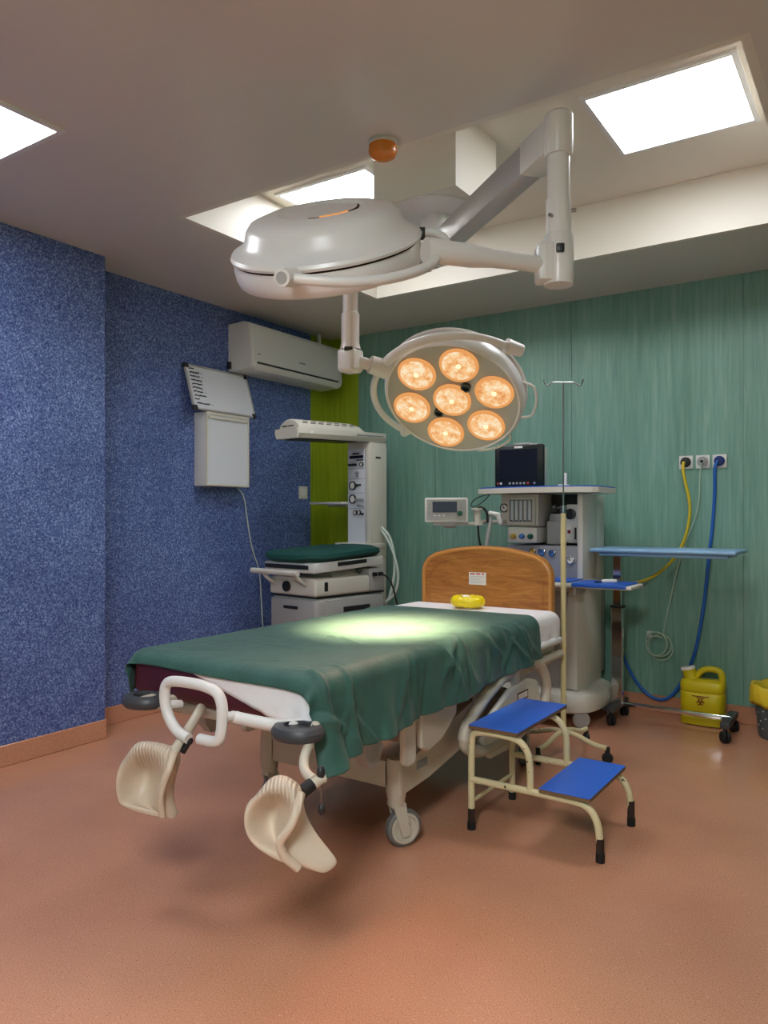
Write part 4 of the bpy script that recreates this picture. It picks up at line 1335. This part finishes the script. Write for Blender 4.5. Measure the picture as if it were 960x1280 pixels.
# ------------------------------------------------------------------ sharps container
sc = thing('sharps_container', 'yellow sharps container with red biohazard mark on the floor', 'container', (-0.95, 4.86, 0))
rings = []
for z, g in ((0.0, -0.02), (0.008, 0.0), (0.05, 0.0), (0.055, -0.004), (0.062, 0.0), (0.078, 0.0), (0.084, -0.004), (0.092, 0.0), (0.19, 0.0), (0.196, -0.004), (0.203, 0.0), (0.245, 0.002), (0.262, -0.006), (0.272, -0.03)):
    r = []
    for k in range(44):
        a = 2 * PI * k / 44
        cx, sy = math.cos(a), math.sin(a)
        r.append((-0.95 + (0.125 + g) * math.copysign(abs(cx) ** 0.5, cx), 4.86 + (0.068 + g) * math.copysign(abs(sy) ** 0.55, sy), z))
    rings.append(r)
MB().loft(rings).build('body', 'sharps_yellow', sc)
# carrying handle with an oval hole
MB().tube([(-1.0, 4.86, 0.265), (-0.965, 4.86, 0.315), (-0.93, 4.86, 0.335), (-0.87, 4.86, 0.335), (-0.845, 4.86, 0.315), (-0.842, 4.86, 0.26)], 0.019, 12, smooth=2).build('handle', 'sharps_yellow', sc)
sp_ = MB()
sp_.cyl((-1.01, 4.86, 0.255), (-1.035, 4.86, 0.325), 0.042, 0.038, 24)
spo = sp_.build('spout', 'sharps_yellow', sc)
MB().cyl((-1.0345, 4.86, 0.322), (-1.038, 4.86, 0.336), 0.042, 0.042, 24).build('spout_cap', 'paper', spo)
# printed mark: heading bars and biohazard trefoil, flat on the front
fy = 4.86 - 0.0695
zc = 0.145
MB().box(-1.0, -0.905, fy - 0.0008, fy + 0.004, 0.176, 0.181).build('printed_heading', 'sharps_red', sc, angle=0)
MB().box(-0.975, -0.93, fy - 0.0008, fy + 0.004, 0.167, 0.171).build('printed_heading', 'sharps_red', sc, angle=0)
bh = MB()


def flat_ring(cx, cz, r0, r1, a0, a1, n=20):
    vs = []
    for k in range(n + 1):
        a = math.radians(a0 + (a1 - a0) * k / n)
        for r in (r0, r1):
            vs.append((cx + r * math.cos(a), fy - 0.0008, cz + r * math.sin(a)))
    fs = [(2 * k, 2 * k + 1, 2 * k + 3, 2 * k + 2) for k in range(n)]
    k0 = len(vs)
    vs += [(x, y + 0.003, z) for x, y, z in vs]
    fs += [tuple(i + k0 for i in reversed(f)) for f in fs]
    bh.add(vs, fs)


for k in range(3):
    a = 90 + 120 * k
    ca_, sa_ = math.cos(math.radians(a)), math.sin(math.radians(a))
    flat_ring(-0.952 + 0.0115 * ca_, zc + 0.0115 * sa_, 0.0075, 0.0125, a + 32, a + 328)
flat_ring(-0.952, zc, 0.0125, 0.0155, 0, 360, 30)
flat_ring(-0.952, zc, 0.003, 0.007, 0, 360)
bh.build('biohazard_symbol', 'sharps_red', sc, angle=0)

# ------------------------------------------------------------------ waste bin with yellow liner
BXc, BYc = -0.53, 4.80
wbn = thing('waste_bin', 'dark grey waste bin with yellow liner at the right edge', 'bin', (BXc, BYc, 0))
MB().lathe([(0.0, 0.0), (0.105, 0.0), (0.112, 0.01), (0.135, 0.255), (0.13, 0.255), (0.106, 0.012), (0.0, 0.012)], 44, T(BXc, BYc, 0)).build('bucket', 'bin_grey', wbn)
lr = MB()
rings = []
for z, r in ((0.20, 0.136), (0.188, 0.148), (0.21, 0.156), (0.25, 0.153), (0.285, 0.150), (0.30, 0.143), (0.285, 0.132), (0.24, 0.126)):
    rings.append([(BXc + (r + 0.006 * math.sin(k * 1.9 + z * 40)) * math.cos(2 * PI * k / 48), BYc + (r + 0.006 * math.sin(k * 1.9 + z * 40)) * math.sin(2 * PI * k / 48), z + 0.006 * math.sin(k * 0.9)) for k in range(48)])
lr.loft(rings, cap=False).build('bin_liner', 'liner_yellow', wbn, angle=180)
for a, z in ((200, 0.17), (213, 0.145), (203, 0.115), (192, 0.10), (222, 0.10), (212, 0.075), (235, 0.16), (240, 0.12), (228, 0.06)):
    aa = math.radians(a)
    r = 0.112 + (z - 0.01) * 0.094
    d = Vector((math.cos(aa), math.sin(aa), 0))
    c_ = Vector((BXc, BYc, z)) + d * r
    MB().cyl(c_ - d * 0.004, c_ + d * 0.001, 0.0045, seg=12).build('vent_dot', 'bin_dot', wbn)

# ------------------------------------------------------------------ air conditioner on the blue wall
ac = thing('air_conditioner', 'white split air conditioner high on the blue wall', 'air conditioner', (XL, 4.35, 2.30))
prof = [(0.0, 2.60), (0.15, 2.605), (0.185, 2.595), (0.20, 2.57), (0.222, 2.35), (0.222, 2.312), (0.212, 2.290), (0.185, 2.275), (0.06, 2.268), (0.0, 2.268)]
mxy = Matrix(((1, 0, 0, XL), (0, 0, 1, 0), (0, 1, 0, 0), (0, 0, 0, 1)))
body = MB().prism(prof, 3.845, 4.88, mxy).build('body', 'white_enamel', ac, angle=40)
MB().prism([(0.17, 2.585), (0.206, 2.568), (0.2275, 2.36), (0.2285, 2.325), (0.215, 2.325)], 3.875, 4.85, mxy).build('front_panel', 'white_enamel', ac, angle=40)
MB().prism([(0.19, 2.325), (0.2245, 2.325), (0.2245, 2.306), (0.19, 2.290)], 3.90, 4.83, mxy).build('air_slot', 'dark_plastic', ac, angle=0)
MB().prism([(0.212, 2.303), (0.229, 2.310), (0.226, 2.300), (0.196, 2.274), (0.186, 2.278)], 3.895, 4.835, mxy).build('louver', 'white_enamel', ac, angle=40)
MB().box(XL + 0.226, XL + 0.2275, 4.35, 4.42, 2.385, 2.394).build('badge', 'grey_print', ac, angle=0)
MB().box(XL + 0.226, XL + 0.2275, 3.90, 3.93, 2.375, 2.382).build('badge', 'grey_print', ac, angle=0)
MB().box(XL, XL + 0.03, 3.825, 3.85, 2.285, 2.335, 0.003).build('drain_cap', 'dark_plastic', ac)
MB().tube([(XL + 0.05, 4.80, 2.60), (XL + 0.05, 4.80, H)], 0.018, 10).build('pipe', 'white_enamel', ac)

# ------------------------------------------------------------------ film viewer and whiteboard
fv = thing('film_viewer', 'white wall-hung light box cabinet under the whiteboard', 'light box', (XL, 3.73, 1.45))
MB().box(XL, XL + 0.112, 3.527, 3.928, 1.452, 1.945, 0.004).build('case', 'white_enamel', fv)
fm = MB()
for y0, y1_, z0, z1 in ((3.527, 3.928, 1.925, 1.945), (3.527, 3.928, 1.452, 1.466), (3.527, 3.543, 1.466, 1.925), (3.914, 3.928, 1.466, 1.925)):
    fm.box(XL + 0.112, XL + 0.122, y0, y1_, z0, z1, 0.002, 1)
fm.build('door_frame', 'ivory_plastic', fv)
MB().box(XL + 0.112, XL + 0.116, 3.543, 3.914, 1.466, 1.925).build('viewing_panel', 'board_white', fv, angle=0)
MB().box(XL + 0.116, XL + 0.126, 3.545, 3.912, 1.900, 1.918, 0.003).build('film_clip', 'ivory_plastic', fv)
for y in (3.56, 3.60, 3.87):
    MB().cyl((XL + 0.06, y, 1.44), (XL + 0.06, y, 1.453), 0.007, seg=10).build('foot', 'grey_plastic', fv)
MB().tube([(XL + 0.03, 3.90, 1.452), (XL + 0.012, 3.99, 1.40), (XL + 0.012, 4.02, 1.22), (XL + 0.012, 4.07, 1.0), (XL + 0.012, 4.15, 0.86), (XL + 0.012, 4.17, 0.6), (XL + 0.012, 4.185, 0.43)], 0.0045, 8, smooth=3).build('power_cord', 'hose_white', fv, angle=180, label='thin white power cord')

wbm = T(XL + 0.018, 0, 2.257) @ Matrix.Rotation(math.radians(-17.5), 4, 'Y')
# local: y along wall, z down from the top edge, x out of the wall
wbd = thing('whiteboard', 'small whiteboard with handwritten list leaning on the light box', 'whiteboard', (XL, 3.70, 2.0))
Y0, Y1, ZH = 3.418, 3.997, 0.325
MB(wbm).box(-0.004, 0.006, Y0 + 0.008, Y1 - 0.008, -ZH + 0.008, -0.008).build('board', 'board_white', wbd, angle=0)
fm = MB(wbm)
for y0, y1_, z0, z1 in ((Y0, Y1, -0.014, 0), (Y0, Y1, -ZH, -ZH + 0.014), (Y0, Y0 + 0.014, -ZH, 0), (Y1 - 0.014, Y1, -ZH, 0)):
    fm.box(-0.008, 0.010, y0, y1_, z0, z1, 0.003, 1)
fm.build('frame', 'aluminium', wbd)
for y in (Y0, Y1):
    for z in (0, -ZH):
        s = 1 if y == Y0 else -1
        q = 1 if z == 0 else -1
        MB(wbm).box(-0.010, 0.012, min(y - 0.004 * s, y + 0.034 * s), max(y - 0.004 * s, y + 0.034 * s), min(z + 0.004 * q, z - 0.030 * q), max(z + 0.004 * q, z - 0.030 * q), 0.005).build('corner_cap', 'dark_plastic', wbd)
rnd = random.Random(9)
for k in range(10):
    z = -0.032 - k * 0.0275
    y = Y0 + 0.030 + rnd.uniform(-0.003, 0.006)
    pts = []
    words = 1 if k < 7 else 2
    ln = (0.05, 0.085, 0.09, 0.10, 0.095, 0.09, 0.09, 0.105, 0.045, 0.12)[k]
    n = int(ln / 0.0042)
    for j in range(n):
        pts.append((0.0075, y + j * 0.0042 + rnd.uniform(-0.001, 0.001), z + (0.0062 if j % 2 else -0.0042) + rnd.uniform(-0.004, 0.004)))
    MB(wbm).tube(pts, 0.0025, 5, smooth=1).build('handwriting', 'ink', wbd, angle=180)
    if k in (1, 2, 6, 9):
        MB(wbm).tube([(0.0075, y + ln + 0.01, z), (0.0075, y + ln + 0.022, z)], 0.0015, 5).build('handwriting', 'ink', wbd, angle=180)

# light switch and floor-level outlet strip
t = thing('light_switch', 'white square light switch on blue wall beside lime strip', 'switch', (XL, 4.655, 1.435))
MB().box(XL, XL + 0.012, 4.605, 4.705, 1.385, 1.485, 0.004).build('face_plate', 'ivory_plastic', t)
MB().box(XL + 0.012, XL + 0.017, 4.63, 4.68, 1.405, 1.465, 0.003).build('rocker', 'white_enamel', t)
for k in range(4):
    y = 3.79 + k * 0.115
    t = thing('power_outlet', ('white double outlet plate low on blue wall, nearest the viewer', 'white outlet plate low on blue wall, second of the strip', 'grey outlet plate low on blue wall, third of the strip', 'grey outlet plate low on blue wall beside the warmer')[k], 'outlet', (XL, y + 0.05, 0.37), 'outlet strip on blue wall')
    MB().box(XL, XL + 0.014, y, y + 0.105, 0.33, 0.42, 0.004).build('face_plate', 'white_enamel' if k < 2 else 'ivory_plastic', t)
    MB().lathe([(0.026, 0), (0.026, 0.003), (0.022, 0.002), (0.0, -0.004)], 20, T(XL + 0.014, y + 0.052, 0.375) @ Matrix.Rotation(PI / 2, 4, 'Y')).build('socket', 'panel_grey', t)

# ------------------------------------------------------------------ infant warmer in the corner
WM = T(-3.326, 4.215, 0) @ rotz(-8)
wm = thing('infant_warmer', 'ivory infant radiant warmer with green mattress in the corner', 'infant warmer', (-3.326, 4.215, 0))


def W():
    return MB(WM)


cab = W().box(-0.235, 0.235, -0.30, 0.38, 0.09, 0.705, 0.035, 4).build('cabinet', 'grey_plastic', wm)
W().box(-0.215, 0.215, -0.31, -0.295, 0.40, 0.69, 0.006).build('front_drawer', 'grey_plastic', cab)
W().box(-0.08, 0.06, -0.316, -0.308, 0.625, 0.645, 0.002).build('drawer_grip', 'dark_plastic', cab)
W().box(0.230, 0.243, -0.22, 0.34, 0.40, 0.69, 0.006).build('side_drawer', 'grey_plastic', cab)
W().box(0.240, 0.247, -0.06, 0.20, 0.60, 0.635, 0.002).build('drawer_grip', 'dark_plastic', cab)
for x, y in ((-0.2, -0.27), (0.2, -0.27), (-0.2, 0.34), (0.2, 0.34)):
    W().lathe([(0.0, -0.014), (0.035, -0.014), (0.045, 0.0), (0.035, 0.014), (0.0, 0.014)], 22, T(x, y, 0.045) @ Matrix.Rotation(PI / 2, 4, 'Y')).build('castor', 'black_rubber', wm)
    W().cyl((x, y, 0.05), (x, y, 0.10), 0.012).build('castor_stem', 'steel', wm)
W().box(-0.225, 0.225, -0.29, 0.37, 0.704, 0.716).build('shadow_gap', 'dark_plastic', wm)
up = W().box(-0.235, 0.235, -0.31, 0.34, 0.716, 0.835, 0.02, 3).build('upper_body', 'ivory_plastic', wm)
W().prism([(-0.17, 0.83), (0.17, 0.83), (0.08, 0.90), (-0.08, 0.90)], -0.13, 0.13, T(0, 0.05, 0) @ mxz).build('tilt_support', 'ivory_plastic', wm)
W().lathe([(0.036, 0), (0.036, 0.016), (0.028, 0.022), (0.012, 0.02), (0, 0.02)], 26, T(-0.045, -0.31, 0.775) @ mxz).build('control_knob', 'black_rubber', up)
W().box(0.232, 0.238, -0.23, -0.20, 0.75, 0.81).build('side_slot', 'dark_plastic', up)
W().box(0.12, 0.24, 0.20, 0.36, 0.72, 0.88, 0.008).build('socket_box', 'grey_plastic', wm)
for k, (y, z) in enumerate(((0.25, 0.84), (0.31, 0.84))):
    W().box(0.238, 0.258, y - 0.02, y + 0.02, z - 0.015, z + 0.012, 0.004).build('mains_plug', 'black_rubber', wm)
# push handle
W().tube([(-0.31, -0.40, 0.875), (0.16, -0.40, 0.872)], 0.019, 14).build('push_handle', 'ivory_plastic', wm)
for x in (-0.2, 0.12):
    W().tube([(x, -0.40, 0.872), (x + 0.02, -0.36, 0.82), (x + 0.02, -0.30, 0.79)], 0.013, 10, smooth=1).build('handle_bracket', 'ivory_plastic', wm)
# tray slightly raised toward the column
TM = WM @ T(0, 0, 0.90) @ Matrix.Rotation(math.radians(2.5), 4, 'X')
ty = MB(TM).box(-0.25, 0.25, -0.34, 0.34, -0.012, 0.055, 0.008).build('tray', 'white_enamel', wm)
MB(TM).box(-0.235, 0.20, -0.346, -0.339, 0.012, 0.04).build('tray_slot', 'dark_plastic', ty)
MB(TM).box(0.249, 0.254, -0.12, 0.16, 0.018, 0.044).build('side_slot', 'dark_plastic', ty)
mt_ = MB()
rings = []
for z, g in ((0.058, -0.02), (0.066, 0.012), (0.085, 0.03), (0.11, 0.026), (0.125, 0.0), (0.13, -0.05)):
    r = []
    for k in range(48):
        a = 2 * PI * k / 48
        cx, sy = math.cos(a), math.sin(a)
        p = TM @ Vector(((0.25 + g) * math.copysign(abs(cx) ** 0.42, cx), -0.01 + (0.345 + g) * math.copysign(abs(sy) ** 0.42, sy), z + 0.004 * math.sin(5 * a)))
        r.append(tuple(p))
    rings.append(r)
mt_.loft(rings).build('warmer_mattress', 'green_cover', wm, label='dark green covered mattress')
# column with instruments
colm = W().box(-0.118, 0.118, 0.345, 0.52, 0.30, 1.79, 0.008).build('column', 'ivory_plastic', wm)
W().box(0.07, 0.119, 0.338, 0.522, 0.95, 1.765, 0.006).build('column_edge', 'ivory_plastic', colm)
fyw = 0.345
W().box(-0.105, 0.066, fyw - 0.006, fyw + 0.002, 1.02, 1.745).build('instrument_panel', 'board_white', colm, angle=0)
for z in (1.60, 1.525, 1.42, 1.305):
    W().box(-0.105, 0.066, fyw - 0.008, fyw - 0.005, z - 0.002, z + 0.002).build('panel_joint', 'grey_plastic', colm, angle=0)
for x0, x1, z0, z1 in ((-0.06, 0.01, 1.705, 1.716), (-0.09, 0.05, 1.675, 1.697), (-0.02, 0.05, 1.658, 1.667)):
    W().box(x0, x1, fyw - 0.009, fyw - 0.005, z0, z1).build('digital_readout', 'screen_glass', colm, angle=0)


def wdial(x, z, r, face='paper'):
    m = WM @ T(x, fyw - 0.006, z) @ mxz
    o = MB().lathe([(r, 0), (r, 0.01), (r * 0.78, 0.012), (r * 0.74, 0.006)], 24, m).build('gauge', 'dark_plastic', colm)
    MB().lathe([(r * 0.76, 0.006), (0.0, 0.007)], 24, m).build('gauge_face', face, o)


def wknob(x, z, r, mt='dark_plastic'):
    MB().lathe([(r, 0), (r * 0.9, 0.02), (0, 0.022)], 16, WM @ T(x, fyw - 0.006, z) @ mxz).build('knob', mt, colm)


for x in (-0.08, -0.045, -0.025):
    wknob(x, 1.628, 0.010)
wdial(0.035, 1.628, 0.018)
wknob(-0.005, 1.565, 0.014, 'panel_grey')
wknob(-0.005, 1.543, 0.007, 'panel_grey')
wdial(-0.055, 1.475, 0.033)
wknob(-0.012, 1.475, 0.012)
wknob(0.02, 1.478, 0.008)
wdial(-0.055, 1.375, 0.035)
for x in (-0.01, 0.02, 0.048):
    wknob(x, 1.37, 0.011, 'panel_grey')
for x in (0.01, 0.045):
    wknob(x, 1.328, 0.010, 'panel_grey')
wdial(-0.03, 1.275, 0.018)
wdial(0.012, 1.275, 0.018)
wknob(0.048, 1.265, 0.009)
W().box(0.1185, 0.1215, 0.40, 0.45, 1.672, 1.685).build('badge', 'dark_plastic', colm)
W().box(-0.22, 0.125, 0.31, 0.50, 1.01, 1.05, 0.008).build('lower_collar', 'ivory_plastic', wm)
# canopy with the radiant heater
CM = WM @ T(0, 0.04, 1.782) @ Matrix.Rotation(math.radians(1.8), 4, 'X')
cn = MB(CM)
rings = []
for y, s in ((-0.40, 0.94), (-0.39, 1.0), (0.47, 1.0), (0.48, 0.96)):
    rings.append([(x * s, y, z) for x, z in ((-0.105, 0.0), (0.105, 0.0), (0.122, 0.03), (0.118, 0.066), (-0.118, 0.066), (-0.122, 0.03))])
cno = cn.loft(rings).build('heater_canopy', 'ivory_plastic', wm, angle=30)
dm_ = MB(CM)
rings = []
for y, s in ((-0.37, 0.9), (-0.36, 1.0), (0.18, 1.0), (0.24, 0.82), (0.27, 0.4)):
    rings.append([(0.1 * math.cos(PI * k / 14), y, 0.06 + 0.072 * s * math.sin(PI * k / 14)) for k in range(15)])
dmo = dm_.loft(rings).build('canopy_dome', 'ivory_plastic', cno, angle=40)
for k in range(7):
    y = -0.30 + k * 0.075
    for a in (38, 52):
        c_ = Vector((0.1 * math.cos(math.radians(a)), y + (0.02 if a > 40 else 0), 0.06 + 0.072 * math.sin(math.radians(a))))
        MB(CM).obox(c_, (0.007, 0.045, 0.004), Matrix.Rotation(math.radians(90 - a), 3, 'Y'), 0.001, 1).build('vent_slot', 'dark_plastic', dmo)
for x in (-0.045, 0.02):
    MB(CM).box(x - 0.024, x + 0.024, -0.376, -0.368, 0.082, 0.088).build('vent_slot', 'dark_plastic', dmo)
MB(CM).box(0.12, 0.1235, 0.16, 0.44, 0.036, 0.046).build('side_grille', 'panel_grey', cno)
MB(CM).box(0.12, 0.1235, -0.30, -0.26, 0.03, 0.05).build('switch_plate', 'paper', cno)
MB(CM).box(-0.08, 0.08, -0.34, 0.2, -0.006, 0.002).build('heater_grille', 'dark_plastic', cno)
# side shelf
W().box(-0.47, -0.118, 0.28, 0.46, 1.338, 1.356, 0.004).build('side_shelf', 'white_enamel', wm)
W().box(-0.33, -0.118, 0.34, 0.42, 1.322, 1.339, 0.004).build('shelf_bracket', 'grey_plastic', wm)
# hoses looping down beside the column
for pts, r, mt in (([(0.125, 0.46, 1.17), (0.20, 0.47, 1.10), (0.245, 0.47, 0.95), (0.245, 0.46, 0.78), (0.20, 0.44, 0.62), (0.13, 0.44, 0.57)], 0.010, 'hose_white'),
                   ([(0.125, 0.45, 1.15), (0.19, 0.45, 1.08), (0.26, 0.45, 0.96), (0.295, 0.46, 0.80), (0.25, 0.45, 0.66), (0.14, 0.42, 0.60)], 0.009, 'hose_white'),
                   ([(0.25, 0.31, 0.84), (0.32, 0.33, 0.81), (0.34, 0.38, 0.65), (0.33, 0.42, 0.45), (0.32, 0.45, 0.3)], 0.006, 'black_rubber')):
    W().tube(pts, r, 10, smooth=3).build('hose', mt, wm, angle=180)
